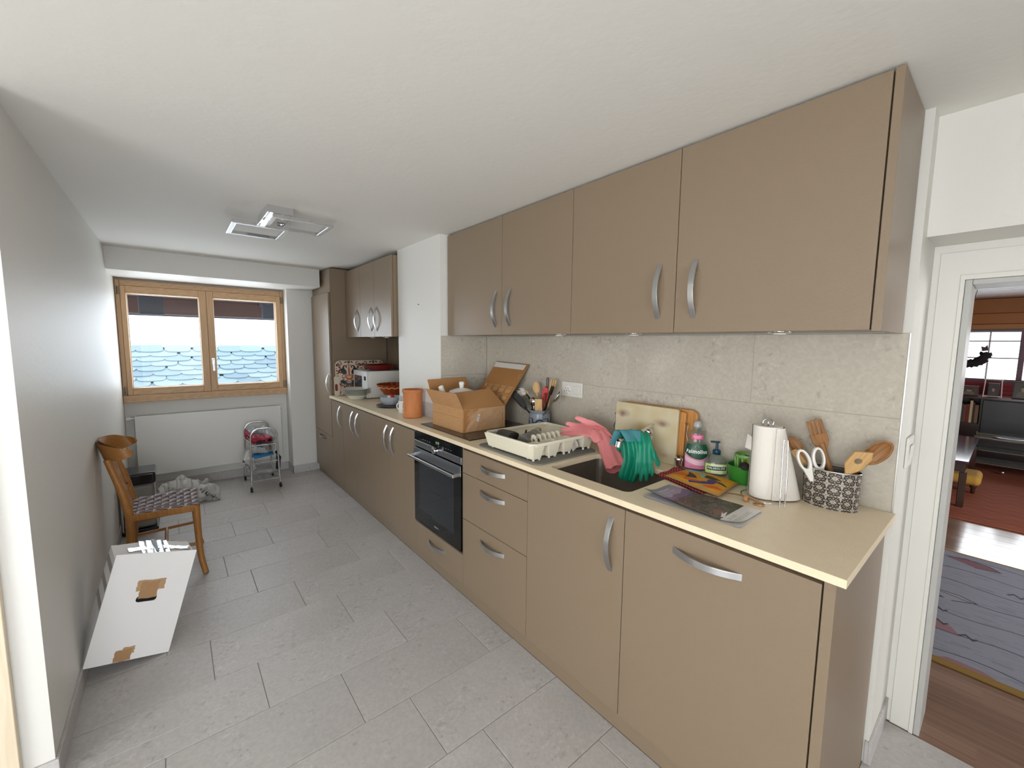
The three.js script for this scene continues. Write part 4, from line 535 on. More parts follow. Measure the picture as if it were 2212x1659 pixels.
// ---------- soap bottles ----------
{
  const clear = M(lin('#dfe6df'), 0.06, { transmission: 0.92, thickness: 0 }), liq = M(lin('#d8d9c4'), 0.1, { transmission: 0.8, thickness: 0 });
  const patch = (P, a0, al, n = 24) => new THREE.LatheGeometry(P.map(([x, y]) => V2(x, y)), n, a0, al);
  const P1 = [[0.044, 0.002], [0.05, 0.008], [0.051, 0.03], [0.052, 0.075], [0.048, 0.105], [0.037, 0.128], [0.033, 0.14], [0.0345, 0.165], [0.030, 0.178], [0.016, 0.184], [0.0155, 0.192]];
  const b = thing('dish_soap', 'clear washing-up liquid bottle with green and pink label by the boards', 'soap bottle', [1.80, CT + 0.0005, -0.878], [0, -1.02, 0]); b.scale.set(1, 1, 1);
  part('bottle', lathe([[0, 0.001], ...P1], 40).scale(1, 1, 0.6), clear, b); part('liquid', lathe([[0, 0.003], [0.042, 0.004], [0.0475, 0.01], [0.049, 0.05], [0.049, 0.062], [0, 0.062]], 36).scale(1, 1, 0.58), liq, b);
  part('cap', merge(lathe([[0, 0.193], [0.017, 0.193], [0.0175, 0.2], [0.0165, 0.216], [0.012, 0.223], [0, 0.225]], 28)), M(lin('#dfe3e6'), 0.15, { transmission: 0.6, thickness: 0 }), b);
  const t1 = canvas(384, 384, (c, w, h) => { c.fillStyle = '#e58fb0'; c.fillRect(0, 0, w, h); c.fillStyle = '#efc9d6'; c.beginPath(); c.moveTo(0, 200); c.bezierCurveTo(120, 240, 250, 270, 384, 230); c.lineTo(384, 290); c.bezierCurveTo(240, 310, 120, 280, 0, 250); c.fill(); c.fillStyle = '#0d4a33'; c.beginPath(); c.moveTo(0, 0); c.lineTo(384, 0); c.lineTo(384, 190); c.bezierCurveTo(260, 260, 130, 240, 0, 170); c.fill(); c.strokeStyle = '#5fae7c'; c.lineWidth = 7; c.beginPath(); c.arc(192, 52, 30, 2.4, 7); c.stroke(); c.fillStyle = '#f4f4ee'; c.font = 'bold 76px sans-serif'; c.fillText('Palmolive', 22, 170, 340); c.strokeStyle = '#b04a72'; c.lineWidth = 6; for (const y of [310, 338]) { c.beginPath(); c.moveTo(90, y); c.lineTo(300, y - 6); c.stroke(); } });
  part('label', patch([[0.0517, 0.012], [0.0522, 0.03], [0.053, 0.075], [0.0495, 0.104], [0.0415, 0.122]], -1.1, 2.2).scale(1, 1, 0.6), M(0xffffff, 0.35, { map: t1 }), b);
  const t2 = canvas(128, 96, (c, w, h) => { c.fillStyle = '#e8588f'; c.fillRect(0, 0, w, h); c.fillStyle = '#f9d9e5'; c.fillRect(20, 26, 88, 10); c.fillRect(24, 54, 80, 6); c.fillRect(30, 68, 66, 5); }); part('neck_label', patch([[0.0343, 0.144], [0.0355, 0.164]], -0.75, 1.5).scale(1, 1, 0.62), M(0xffffff, 0.4, { map: t2 }), b);
  const P2 = [[0.036, 0.002], [0.044, 0.008], [0.047, 0.04], [0.046, 0.06], [0.036, 0.082], [0.018, 0.093], [0.0135, 0.096]];
  const q = thing('hand_soap', 'rounded clear hand soap pump bottle with dark blue pump', 'soap bottle', [1.785, CT + 0.0005, -0.782], [0, -0.98, 0]); part('bottle', lathe([[0, 0.001], ...P2], 40).scale(1, 1, 0.62), clear, q); part('liquid', lathe([[0, 0.003], [0.034, 0.004], [0.0415, 0.01], [0.044, 0.035], [0, 0.035]], 36).scale(1, 1, 0.6), liq, q);
  const blue = M(lin('#123c55'), 0.3); part('pump', merge(lathe([[0, 0.096], [0.0165, 0.096], [0.0165, 0.112], [0.012, 0.116], [0.006, 0.118], [0.0052, 0.145], [0, 0.145]], 24), rbox(-0.026, 0.012, 0.145, 0.152, -0.0085, 0.0085, 0.0035)), blue, q);
  const t3 = canvas(384, 160, (c, w, h) => { c.fillStyle = '#c6d88a'; c.fillRect(0, 0, w, h); c.fillStyle = '#dfe8c4'; c.fillRect(110, 0, 170, h); c.fillStyle = '#123d2c'; c.fillRect(40, 48, 304, 62); c.fillStyle = '#f2f2ea'; c.font = 'bold 48px sans-serif'; c.fillText('PALMOLIVE', 52, 96, 280); }); part('label', patch([[0.0458, 0.016], [0.0478, 0.04], [0.0470, 0.058]], -1.15, 2.3).scale(1, 1, 0.62), M(0xffffff, 0.35, { map: t3 }), q);
}
// ---------- green tub and brushes by the wall ----------
{ const g = M(lin('#3f9a3a'), 0.3, { transmission: 0.25, thickness: 0 }), g2 = M(lin('#8cc46a'), 0.3, { transmission: 0.3, thickness: 0 });
  const t = thing('green_tub', 'bright green plastic tub behind the kitchen paper roll', 'tub', [1.79, CT + 0.0005, -0.672]); part('wall', lathe([[0, 0.003], [0.044, 0], [0.052, 0.005], [0.06, 0.07], [0.063, 0.072], [0.061, 0.075], [0.056, 0.07], [0.048, 0.008], [0, 0.006]], 36), g, t);
  const cp = thing('green_basket', 'pale green slotted basket standing in the green tub', 'basket', [1.795, CT + 0.008, -0.665]); part('ring', lathe([[0.04, 0.10], [0.044, 0.10], [0.045, 0.112], [0.041, 0.112], [0.04, 0.10]], 30), g2, cp); part('slats', merge(Array.from({ length: 12 }, (_, i) => { const a = i / 12 * 2 * PI; return bar([Math.cos(a) * 0.034, 0, Math.sin(a) * 0.034], [Math.cos(a) * 0.042, 0.102, Math.sin(a) * 0.042], 0.0045, 6); })), g2, cp); part('base', cyl(0.036, 0.036, 0.004, 24), g2, cp, [0, 0.003, 0]);
  solo('sponge', rbox(-0.02, 0.02, 0, 0.05, -0.012, 0.012, 0.006), M(lin('#d8962a'), 0.95), 'orange sponge tucked in the pale green basket', 'sponge', [1.797, CT + 0.054, -0.665], [0.2, 0.6, 0.1]);
  solo('scouring_pad', blob([[[-0.02, 0, 0], [0.02, 0, 0], 0.016, 0.016]], 0.004).scale(1, 0.7, 1), M(lin('#2a2826'), 0.9), 'dark scouring pad on the rim of the green tub', 'scourer', [1.735, CT + 0.084, -0.648], [0, 0.4, 0]); }
// ---------- oven cloths ----------
{ const art = canvas(512, 512, (c, w, h) => { c.fillStyle = '#b98a4e'; c.fillRect(0, 0, w, h); c.save(); c.beginPath(); c.rect(22, 30, 468, 448); c.clip(); c.fillStyle = '#d69a1e'; c.fillRect(0, 0, w, h); const p = (col, pts) => { c.fillStyle = col; c.beginPath(); c.moveTo(pts[0], pts[1]); for (let i = 2; i < pts.length; i += 4) c.quadraticCurveTo(pts[i], pts[i + 1], pts[i + 2], pts[i + 3]); c.closePath(); c.fill(); };
    p('#3d3a70', [20, 20, 120, 0, 300, 40, 200, 60, 30, 110]); p('#7fb4c8', [20, 110, 120, 50, 260, 80, 160, 110, 60, 170]); p('#d9631a', [20, 300, 100, 240, 190, 300, 150, 380, 20, 420]); p('#4a352c', [90, 180, 170, 190, 230, 300, 180, 330, 150, 380, 140, 260, 90, 180]); p('#7fb4c8', [190, 150, 280, 120, 300, 210, 240, 260, 190, 150]); p('#4a352c', [250, 130, 330, 120, 420, 190, 320, 240, 260, 210]); p('#45407c', [210, 440, 280, 330, 390, 260, 420, 330, 360, 370, 300, 430, 230, 470]); c.fillStyle = '#5a4470'; c.beginPath(); c.arc(360, 260, 46, 0, 7); c.fill(); p('#dd5a1c', [330, 440, 400, 360, 490, 360, 490, 420, 400, 450]); p('#d9631a', [150, 400, 230, 330, 300, 350, 240, 420, 170, 450]); p('#2c2433', [400, 230, 450, 240, 490, 250, 490, 290, 410, 270]); p('#7d9a8a', [300, 480, 350, 450, 420, 470]); c.restore(); });
  const C = [[1.575, 0, -0.90], [1.755, 0, -0.885], [1.735, 0, -0.665], [1.512, 0, -0.645]];
  const sheet = (h, pad, bump) => grid((u, v) => { const a = V3(...C[0]).lerp(V3(...C[3]), u), b = V3(...C[1]).lerp(V3(...C[2]), u), p = a.lerp(b, v), e = Math.min(u, 1 - u, v, 1 - v) * 8; return [p.x, CT + h + pad * Math.min(1, e) + bump * Math.sin(u * 7 + v * 4), p.z]; }, 30, 26);
  const red = grid((u, v) => { const a = V3(1.578, 0, -0.935).lerp(V3(1.50, 0, -0.70), u), b = V3(1.762, 0, -0.945).lerp(V3(1.70, 0, -0.70), u), p = a.lerp(b, v); return [p.x, CT + 0.007 + 0.003 * Math.sin(v * 9 + u * 3), p.z]; }, 26, 20);
  const tR = canvas(256, 256, (c, w, h) => { c.fillStyle = '#8e1a24'; c.fillRect(0, 0, w, h); c.fillStyle = '#cf7d74'; for (let y = 0; y < 8; y++) for (let x = 0; x < 8; x++) { c.beginPath(); c.arc(x * 32 + (y % 2) * 16 + 8, y * 32 + 16, 8, 0, 7); c.fill(); } }, [2, 2]);
  solo('red_pot_holder', thick(red, 0.006), M(0xffffff, 0.9, { map: tR }), 'red polka dot pot holder under the colourful cloth pouch', 'pot holder');
  const o = solo('cloth_pouch', merge(sheet(0.012, 0.010, 0.0012)), M(0xffffff, 0.7, { map: art }), 'colourful abstract painted cloth pouch with tan border near the sink', 'pouch');
  part('underside', sheet(0.0125, -0.002, 0.0012), M(lin('#9a7446'), 0.8), o); part('strap', thick(grid((u, v) => { const t = u; return [1.575 - 0.005 * t + (v - 0.5) * 0.014, CT + 0.011 + 0.008 * Math.sin(t * PI) + 0.001, -0.655 + t * 0.135 + (v - 0.5) * 0.006]; }, 20, 3), 0.0018), M(lin('#b8895c'), 0.6), o);
  part('strap_loop', new THREE.TorusGeometry(0.011, 0.004, 8, 20).scale(1, 0.8, 2), M(lin('#b8895c'), 0.6), o, [1.572, CT + 0.013, -0.575], [0, 0.1, 0]); part('buckle', tube([[1.56, CT + 0.005, -0.545], [1.563, CT + 0.006, -0.52], [1.58, CT + 0.006, -0.518], [1.582, CT + 0.005, -0.545]], 0.0025, 20, 6, true), metal(lin('#c9a27c'), 0.25), o);
}
// ---------- brochures ----------
{ const tBr = canvas(512, 900, (c, w, h) => { const g = c.createLinearGradient(0, 0, 0, 300); g.addColorStop(0, '#6f7592'); g.addColorStop(0.6, '#9a94b4'); g.addColorStop(1, '#b9a8c4'); c.fillStyle = g; c.fillRect(0, 0, w, 300); c.fillStyle = '#6b5d86'; c.beginPath(); c.moveTo(0, 330); c.lineTo(0, 250); c.lineTo(90, 200); c.lineTo(160, 230); c.lineTo(260, 190); c.lineTo(350, 215); c.lineTo(512, 150); c.lineTo(512, 360); c.fill(); c.fillStyle = '#4e4a6c'; c.beginPath(); c.moveTo(0, 370); c.lineTo(200, 270); c.lineTo(330, 300); c.lineTo(512, 230); c.lineTo(512, 400); c.fill(); c.fillStyle = '#3c362c'; c.fillRect(0, 330, w, 430); for (let i = 0; i < 700; i++) { c.fillStyle = ['#2c2820', '#4a4434', '#5c4c40', '#3a3a2a', '#6b5648'][i % 5]; c.beginPath(); c.ellipse(hash(i, 1, 6) * w, 300 + hash(i, 2, 6) * 460, 6 + hash(i, 3, 6) * 22, 4 + hash(i, 4, 6) * 10, hash(i, 5, 6) * 3, 0, 7); c.fill(); } c.fillStyle = '#1d1a18'; c.beginPath(); c.ellipse(290, 490, 60, 44, 0, 0, 7); c.fill(); c.fillStyle = '#c8b8a8'; for (let i = 0; i < 40; i++) c.fillRect(40 + hash(i, 7, 6) * 420, 420 + hash(i, 8, 6) * 300, 8, 6); c.fillStyle = '#7a4c40'; c.beginPath(); c.moveTo(70, 700); c.lineTo(150, 610); c.lineTo(240, 640); c.lineTo(200, 720); c.fill(); c.fillStyle = '#e6e0dc'; c.beginPath(); c.moveTo(60, 735); c.lineTo(190, 690); c.lineTo(150, 715); c.lineTo(230, 720); c.lineTo(90, 755); c.fill();
    c.fillStyle = '#dedad6'; c.fillRect(0, 752, w, 148); c.fillStyle = '#e4e2ec'; c.font = '46px serif'; c.textAlign = 'center'; c.fillText('LE RÉGENT', 256, 92); c.font = '20px serif'; c.fillText('CRANS-MONTANA COLLEGE', 256, 132); c.fillStyle = '#8a8486'; c.font = '44px serif'; c.textAlign = 'left'; c.fillText('20 ANS', 70, 812); c.fillText('D’EXCELLENCE', 70, 862); });
  const mk = (y, t, curl) => thick(grid((u, v) => [1.318 + u * 0.188 + (1 - v) * 0.006, CT + y + curl * (0.03 * Math.pow(Math.max(0, 1 - u * 1.6 - (1 - v) * 1.2), 2) + 0.012 * Math.pow(Math.max(0, 1 - u * 2.2 - v * 5), 2)) + 0.004 * Math.sin(v * PI) * curl * (1 - u), -0.502 - v * 0.336], 24, 40, (u, v) => [u, v]), t);
  solo('brochure', mk(0.0062, 0.0012, 1), M(0xffffff, 0.28, { map: tBr }), 'glossy mountain school brochure on top, lying at the front of the worktop', 'brochure');
  solo('leaflet', mk(0.0022, 0.0012, 0.12).translate(-0.003, 0, 0.007), M(lin('#dcd8d6'), 0.5), 'white leaflet sheet peeking out beneath the glossy brochure', 'leaflet'); }
// ---------- kitchen paper ----------
{ const px = 1.672, pz = -0.555, t = thing('paper_towel_holder', 'chrome wire stand holding the kitchen paper roll', 'holder', [px, CT, pz]);
  part('base_ring', new THREE.TorusGeometry(0.072, 0.0028, 8, 48).rotateX(PI / 2), mChrome, t, [0, 0.003, 0]); part('spindle', merge(bar([0, 0.002, 0], [0, 0.285, 0], 0.0028), tube([[-0.012, 0.268, -0.012], [-0.012, 0.288, -0.012], [0, 0.298, 0], [0.012, 0.288, 0.012], [0.012, 0.268, 0.012]], 0.0028, 24, 8), bar([-0.07, 0.003, 0], [0.07, 0.003, 0], 0.0025)), mChrome, t);
  part('guard_wire', tube([[-0.075, 0.003, 0.078], [-0.066, 0.1, 0.075], [-0.060, 0.225, 0.072], [-0.056, 0.24, 0.076], [-0.050, 0.225, 0.082], [-0.056, 0.1, 0.088], [-0.063, 0.003, 0.09]], 0.0024, 60, 8), mChrome, t);
  const tP = gray(256, 256, (u, v) => 0.5 + 0.5 * Math.sin(u * 60) * Math.sin(v * 60), [3, 3]);
  const r = thing('paper_towel_roll', 'white kitchen paper roll with a loose flared outer sheet', 'paper roll', [px, CT + 0.0065, pz]); const mP = M(lin('#ece6de'), 0.92, { bumpMap: tP, bumpScale: 0.0006 });
  const core = new THREE.Shape(); core.absarc(0, 0, 0.047, 0, 2 * PI); const hole = new THREE.Path(); hole.absarc(0, 0, 0.02, 0, 2 * PI, true); core.holes.push(hole); part('roll', lay(extr(core, 0.262, 0.002, 32)).translate(0, 0.264, 0), mP, r);
  part('loose_sheet', thick(grid((u, v) => { const a = -1.9 + u * 4.4, w = Math.exp(-Math.pow((a - 0.92) / 0.7, 2)), R = 0.050 + 0.003 * u + w * 0.078 * Math.pow(1 - v, 0.9); return [Math.cos(a - 0.2) * R * 0.92, 0.001 + v * 0.262, Math.sin(a - 0.2) * R]; }, 60, 24), 0.0008), mP, r);
  part('torn_edge', thick(grid((u, v) => [-0.035 - 0.016 * u * (1 - v), 0.17 + v * 0.05 + u * 0.01, -0.038 - 0.016 * u], 6, 6), 0.0008), mP, r); }
// ---------- patterned utensil tin ----------
{ const tT = canvas(768, 256, (c, w, h) => { c.fillStyle = '#b3a99c'; c.fillRect(0, 0, w, h); const nx = 12, ny = 4, cw = w / nx, ch = h / ny * 1.12; c.strokeStyle = '#1c1815'; c.fillStyle = '#1c1815'; c.lineCap = 'round';
    for (let j = -1; j < 9; j++) for (let i = -1; i <= nx; i++) { const x = i * cw + (j % 2 ? cw / 2 : 0), y = j * ch * 0.56, dark = j % 2 !== 0; c.save(); c.translate(x, y); c.lineWidth = dark ? 6.5 : 4; c.beginPath(); c.moveTo(0, -ch * 0.5); c.bezierCurveTo(cw * 0.2, -ch * 0.36, cw * 0.46, -ch * 0.34, cw * 0.4, -ch * 0.12); c.bezierCurveTo(cw * 0.2, -ch * 0.02, cw * 0.2, ch * 0.02, cw * 0.4, ch * 0.12); c.bezierCurveTo(cw * 0.46, ch * 0.34, cw * 0.2, ch * 0.36, 0, ch * 0.5); c.bezierCurveTo(-cw * 0.2, ch * 0.36, -cw * 0.46, ch * 0.34, -cw * 0.4, ch * 0.12); c.bezierCurveTo(-cw * 0.2, ch * 0.02, -cw * 0.2, -ch * 0.02, -cw * 0.4, -ch * 0.12); c.bezierCurveTo(-cw * 0.46, -ch * 0.34, -cw * 0.2, -ch * 0.36, 0, -ch * 0.5); c.stroke();
      for (const [sx, sy] of [[1, 1], [1, -1], [-1, 1], [-1, -1]]) { c.beginPath(); c.ellipse(sx * cw * 0.2, sy * ch * 0.17, dark ? 7 : 6, 3.6, sx * sy * 0.5, 0, 7); dark ? c.fill() : c.stroke(); } if (dark) for (const s of [-1, 1]) { c.beginPath(); c.arc(0, s * ch * 0.26, 6.5, 0, 7); c.fill(); c.fillStyle = '#b3a99c'; c.beginPath(); c.arc(0, s * ch * 0.26, 2.6, 0, 7); c.fill(); c.fillStyle = '#1c1815'; } c.beginPath(); c.arc(0, 0, 2.4, 0, 7); c.fill(); c.restore(); } });
  const cx = 1.775, cz = -0.378, A = 0.054, B = 0.083, hh = 0.132, t = thing('utensil_tin', 'oval tin with black and grey ornamental pattern holding wooden utensils', 'tin', [cx, CT + 0.0005, cz]); t.rotation.y = 0;
  part('outer_wall', new THREE.CylinderGeometry(1, 0.97, hh, 64, 1, true).scale(A, 1, B).translate(0, hh / 2 + 0.001, 0), M(0xffffff, 0.45, { map: tT }), t); part('inner_wall', merge(new THREE.CylinderGeometry(0.97, 0.94, hh - 0.004, 64, 1, true).scale(A, 1, B).translate(0, hh / 2 + 0.001, 0), new THREE.CylinderGeometry(0.96, 0.96, 0.003, 48).scale(A, 1, B).translate(0, 0.003, 0)), M(lin('#6e6660'), 0.4), t); part('rim', new THREE.TorusGeometry(1, 0.02, 6, 64).rotateX(PI / 2).scale(A * 0.99, 0.11, B * 0.99), mSteel, t, [0, hh + 0.001, 0]);
  const G = 'utensils in the patterned tin', b0 = (dx, dz) => [cx + dx, CT + 0.02, cz + dz], face = [-0.75, 0.25, 0.6];
  const W = (name, label, geo, mat, a, b, f = face) => aim(solo(name, geo, mat, label, 'utensil', null, null, G), a, b, f);
  { const a = b0(0.012, 0.02), b = [1.79, 1.165, -0.52], L = dist(a, b); W('wooden_spoon', 'brown wooden spoon leaning left behind the scissors', spoonGeo(L, 0.075, 0.045, 0.012), mWoodMid, a, b); }
  { const a = b0(0.0, 0.015), b = [1.772, 1.122, -0.50], L = dist(a, b); W('wooden_spatula', 'pale thin wooden spatula just below the left wooden spoon', muv(rbox(-0.012, 0.012, 0, L, -0.003, 0.003, 0.003)), mWoodLight, a, b); }
  { const a = b0(0.025, 0.025), b = [1.80, 1.243, -0.452], L = dist(a, b); W('salad_fork', 'brown wooden salad fork with four tines, tallest in the tin', muv(merge(bar([0, 0, 0], [0, L - 0.09, 0], 0.008, 12, 0.011), extr(shape([[-0.012, -0.03], [0.012, -0.03], [0.026, 0.0], [0.027, 0.03], [-0.027, 0.03], [-0.026, 0.0]]), 0.006, 0.002).translate(0, L - 0.085, -0.003), ...[-0.021, -0.007, 0.007, 0.021].map((x) => rbox(x - 0.0055, x + 0.0055, L - 0.062, L - Math.abs(x) * 0.25, -0.003, 0.003, 0.003)))), mWoodMid, a, b); }
  { const a = b0(0.018, -0.02), b = [1.79, 1.20, -0.235], L = dist(a, b); W('wooden_ladle', 'large dark wooden spoon with broad oval bowl at the right of the tin', spoonGeo(L, 0.105, 0.062, 0.016, 0.008, 0.009), mWoodMid, a, b); }
  { const a = b0(-0.022, -0.01), b = [1.735, 1.172, -0.285], L = dist(a, b), s = shape([[-0.008, 0], [0.008, 0], [0.026, 0.03], [0.03, 0.075], [0.02, 0.1], [-0.024, 0.082], [-0.026, 0.03]]); const hl = new THREE.Path(); hl.absarc(0.001, 0.055, 0.0105, 0, 2 * PI, true); s.holes.push(hl); W('risotto_spoon', 'pale wooden risotto spoon with a round hole in its head', muv(merge(bar([0, 0, 0], [0, L - 0.095, 0], 0.0065), extr(s, 0.006, 0.002).translate(0, L - 0.1, -0.003))), mWoodLight, a, b); }
  { const a = [1.742, CT + 0.03, -0.402], b = [1.735, 1.15, -0.442], L = dist(a, b), o = aim(thing('scissors', 'kitchen scissors with white loop handles standing in the tin', 'scissors', null, null, G), a, b, [-0.8, 0.2, 0.6]);
    part('blade', extr(shape([[-0.004, 0], [0.006, 0], [0.008, 0.11], [-0.008, 0.11]]), 0.003, 0.0006), mSteel, o, [0, -0.005, -0.0015]);
    for (const s of [-1, 1]) { const q = new THREE.Shape(); q.ellipse ? 0 : 0; q.absellipse(0, 0, 0.0205, 0.042, 0, 2 * PI); const hq = new THREE.Path(); hq.absellipse(0.001 * s, 0.002, 0.0125, 0.031, 0, 2 * PI, true); q.holes.push(hq); const g = extr(q, 0.009, 0.003, 24); part('handle', merge(g, extr(shape([[-0.007, -0.075], [0.007, -0.075], [0.014, -0.03], [-0.014, -0.03]]), 0.009, 0.002)), mWhiteGloss, o, [s * 0.0225, L - 0.045, -0.004], [0, 0, s * -0.12 + 0.04]); } }
}
// ---------- socket on the splashback ----------
{ const s = thing('wall_socket', 'white double wall socket plate on the tiled splashback', 'socket', [XS - 0.0025, 1.232, -1.684], [0, -PI / 2, 0]);
  part('plate', rbox(-0.082, 0.082, -0.0455, 0.0455, 0, 0.009, 0.004), mTrimWhite, s); const k = part('outlet', merge(extr(shape([[-0.03, 0], [-0.012, 0.026], [0.012, 0.026], [0.03, 0], [0.012, -0.026], [-0.012, -0.026]]), 0.004, 0.002)), mWhiteGloss, s, [-0.036, 0, 0.008]); for (const [x, y] of [[-0.011, 0.006], [0.011, 0.006], [0, -0.008], [-0.018, -0.012], [0.02, -0.01]]) part('hole', cyl(0.0028, 0.0028, 0.002, 10).rotateX(PI / 2), mBlack, k, [x, y, 0.0058]); part('rocker', rbox(-0.022, 0.022, -0.024, 0.024, 0, 0.006, 0.003), mTrimWhite, s, [0.042, 0, 0.008], [0.05, 0, 0]); }
// ---------- radiator ----------
{ const r = thing('radiator', 'flat white panel radiator below the window', 'radiator', [0, 0, 0]);
  const w = M(lin('#e4e3de'), 0.3); part('front_panel', rbox(-0.312, 0.920, 0.182, 0.772, -5.268, -5.255, 0.004), w, r); part('convector', merge(box(-0.30, 0.908, 0.20, 0.755, -5.33, -5.268)), M(lin('#c9c8c4'), 0.4), r); part('side_cover', merge(rbox(-0.312, -0.302, 0.19, 0.765, -5.34, -5.267, 0.002), rbox(0.910, 0.920, 0.19, 0.765, -5.34, -5.267, 0.002)), w, r); part('wall_bracket', merge(box(-0.2, -0.17, 0.22, 0.7, -5.356, -5.33), box(0.75, 0.78, 0.22, 0.7, -5.356, -5.33)), w, r);
  const v = part('thermostat_valve', lathe([[0, 0], [0.013, 0], [0.016, 0.006], [0.026, 0.01], [0.03, 0.03], [0.029, 0.052], [0.022, 0.062], [0, 0.064]], 28), w, r, [-0.333, 0.748, -5.288], [0, 0, PI / 2]); v.scale.setScalar(0.72); part('pipe', merge(bar([-0.334, 0.748, -5.288], [-0.308, 0.748, -5.288], 0.009), bar([0.915, 0.735, -5.29], [0.93, 0.735, -5.29], 0.008)), mChrome, r); }
// ---------- ceiling lamp: two crossing rectangular frames on a chrome box (switched off) ----------
{ const l = thing('ceiling_lamp', 'modern chrome ceiling lamp with two overlapping rectangular frames', 'ceiling lamp', [0, 0, 0]);
  part('canopy', rbox(0.445, 0.575, 2.208, H - 0.0005, -2.99, -2.66, 0.003), mChrome, l);
  const fr = (x0, x1, z0, z1, y, name) => { const s = rrect(x0, z0, x1, z1, 0.004); s.holes.push(rrect(x0 + 0.026, z0 + 0.026, x1 - 0.026, z1 - 0.026, 0.003, THREE.Path)); const f = part(name, lay(extr(s, 0.016, 0.0015)).translate(0, y, 0), mChrome, l); const d = rrect(x0 + 0.004, z0 + 0.004, x1 - 0.004, z1 - 0.004, 0.003); d.holes.push(rrect(x0 + 0.022, z0 + 0.022, x1 - 0.022, z1 - 0.022, 0.003, THREE.Path)); part('diffuser', lay(extr(d, 0.002, 0)).translate(0, y - 0.0166, 0), M(lin('#d9dbdc'), 0.35), f); };
  fr(0.302, 0.60, -3.225, -2.90, 2.196, 'frame'); fr(0.47, 0.792, -2.975, -2.672, 2.207, 'frame'); part('arm', merge(rbox(0.49, 0.53, 2.190, 2.209, -2.93, -2.88, 0.002), rbox(0.52, 0.56, 2.195, 2.209, -2.72, -2.67, 0.002)), mChrome, l); }
// ---------- white carton leaning on its edge ----------
{ const b = thing('white_carton', 'tall white cardboard carton patched with brown tape, tilted beside the left wall', 'carton', [-0.092, 0.0006, -2.487]); b.rotation.order = 'YXZ'; b.rotation.set(0, 0.147, -0.2816);
  const W = 0.297, h = 0.465, D = 0.19, w = M(lin('#f0eeec'), 0.7), t = 0.004, brown = M(lin('#a9825a'), 0.35), grey = M(lin('#8f8683'), 0.3);
  const fs = rrect(-W, 0, 0, h + 0.02, 0.003); fs.holes.push(rrect(-W / 2 - 0.035, h * 0.56, -W / 2 + 0.04, h * 0.56 + 0.028, 0.012, THREE.Path)); const f = part('front', extr(fs, t, 0), w, b, [0, 0, -t]);
  part('back', box(-W, 0, 0, h, -D, -D + t), w, b); part('side', box(-W, -W + t, 0, h, -D + t, -t), w, b); part('side', box(-t, 0, 0, h, -D + t, -t), w, b); part('bottom', box(-W + t, -t, 0, t, -D + t, -t), w, b);
  part('top_flap', slab([[-W + t, h - 0.004, -D + t], [-W / 2 - 0.004, h + 0.012, -D + t], [-W / 2 - 0.004, h + 0.012, -t], [-W + t, h - 0.004, -t]], -0.003), w, b); part('top_flap', slab([[-W / 2 + 0.004, h + 0.012, -D + t], [-t, h - 0.004, -D + t], [-t, h - 0.004, -t], [-W / 2 + 0.004, h + 0.012, -t]], -0.003), w, b);
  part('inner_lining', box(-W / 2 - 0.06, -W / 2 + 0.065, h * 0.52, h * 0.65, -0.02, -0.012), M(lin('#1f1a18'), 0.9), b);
  const tape = (n, m, x0, x1, y0, y1, z = 0.0012, rot = 0) => part(n, grid((u, v) => [x0 + (x1 - x0) * u + 0.0012 * Math.sin(v * 14), y0 + (y1 - y0) * v + 0.0012 * Math.sin(u * 9), z + 0.0012 * Math.abs(Math.sin(u * 17 + v * 9))], 14, 14), m, b, null, [0, 0, rot]);
  tape('tape', brown, -W / 2 - 0.03, -W / 2 + 0.036, h * 0.595, h * 0.76); tape('tape', M(lin('#b8956c'), 0.4), -W / 2 - 0.045, -W / 2 + 0.058, h * 0.67, h * 0.775, 0.0007); tape('tape', brown, -W / 2 - 0.055, -W / 2 + 0.004, 0.002, 0.052, 0.001); tape('tape', M(lin('#b8956c'), 0.4), -W / 2 - 0.03, -W / 2 + 0.012, 0.03, 0.062, 0.0006);
  const clear = metal(lin('#c2c9cf'), 0.16); part('silver_tape', thick(grid((u, v) => { const x = -W / 2 - 0.055 + u * 0.11; return [x, h + 0.0175 - Math.abs(x + W / 2) * 0.105 + 0.0016 * Math.sin(u * 26 + v * 3), -D + 0.004 + v * (D - 0.012)]; }, 30, 24), 0.0006), clear, b); part('silver_tape', thick(grid((u, v) => { const x = -W + 0.05 + u * (W - 0.06); return [x, h + 0.0182 - Math.abs(x + W / 2) * 0.107 + 0.0010 * Math.sin(u * 40 + v * 3), -D * 0.58 + v * 0.045]; }, 30, 6), 0.0006), clear, b); part('black_tape', box(-W / 2 - 0.006, -W / 2 + 0.006, h + 0.0195, h + 0.021, -D, -0.02), mBlack, b);
  for (const y of [0.40, 0.32, 0.24]) part('side_tape', box(-W - 0.0006, -W, y, y + 0.03, -D, -0.01), grey, b); }
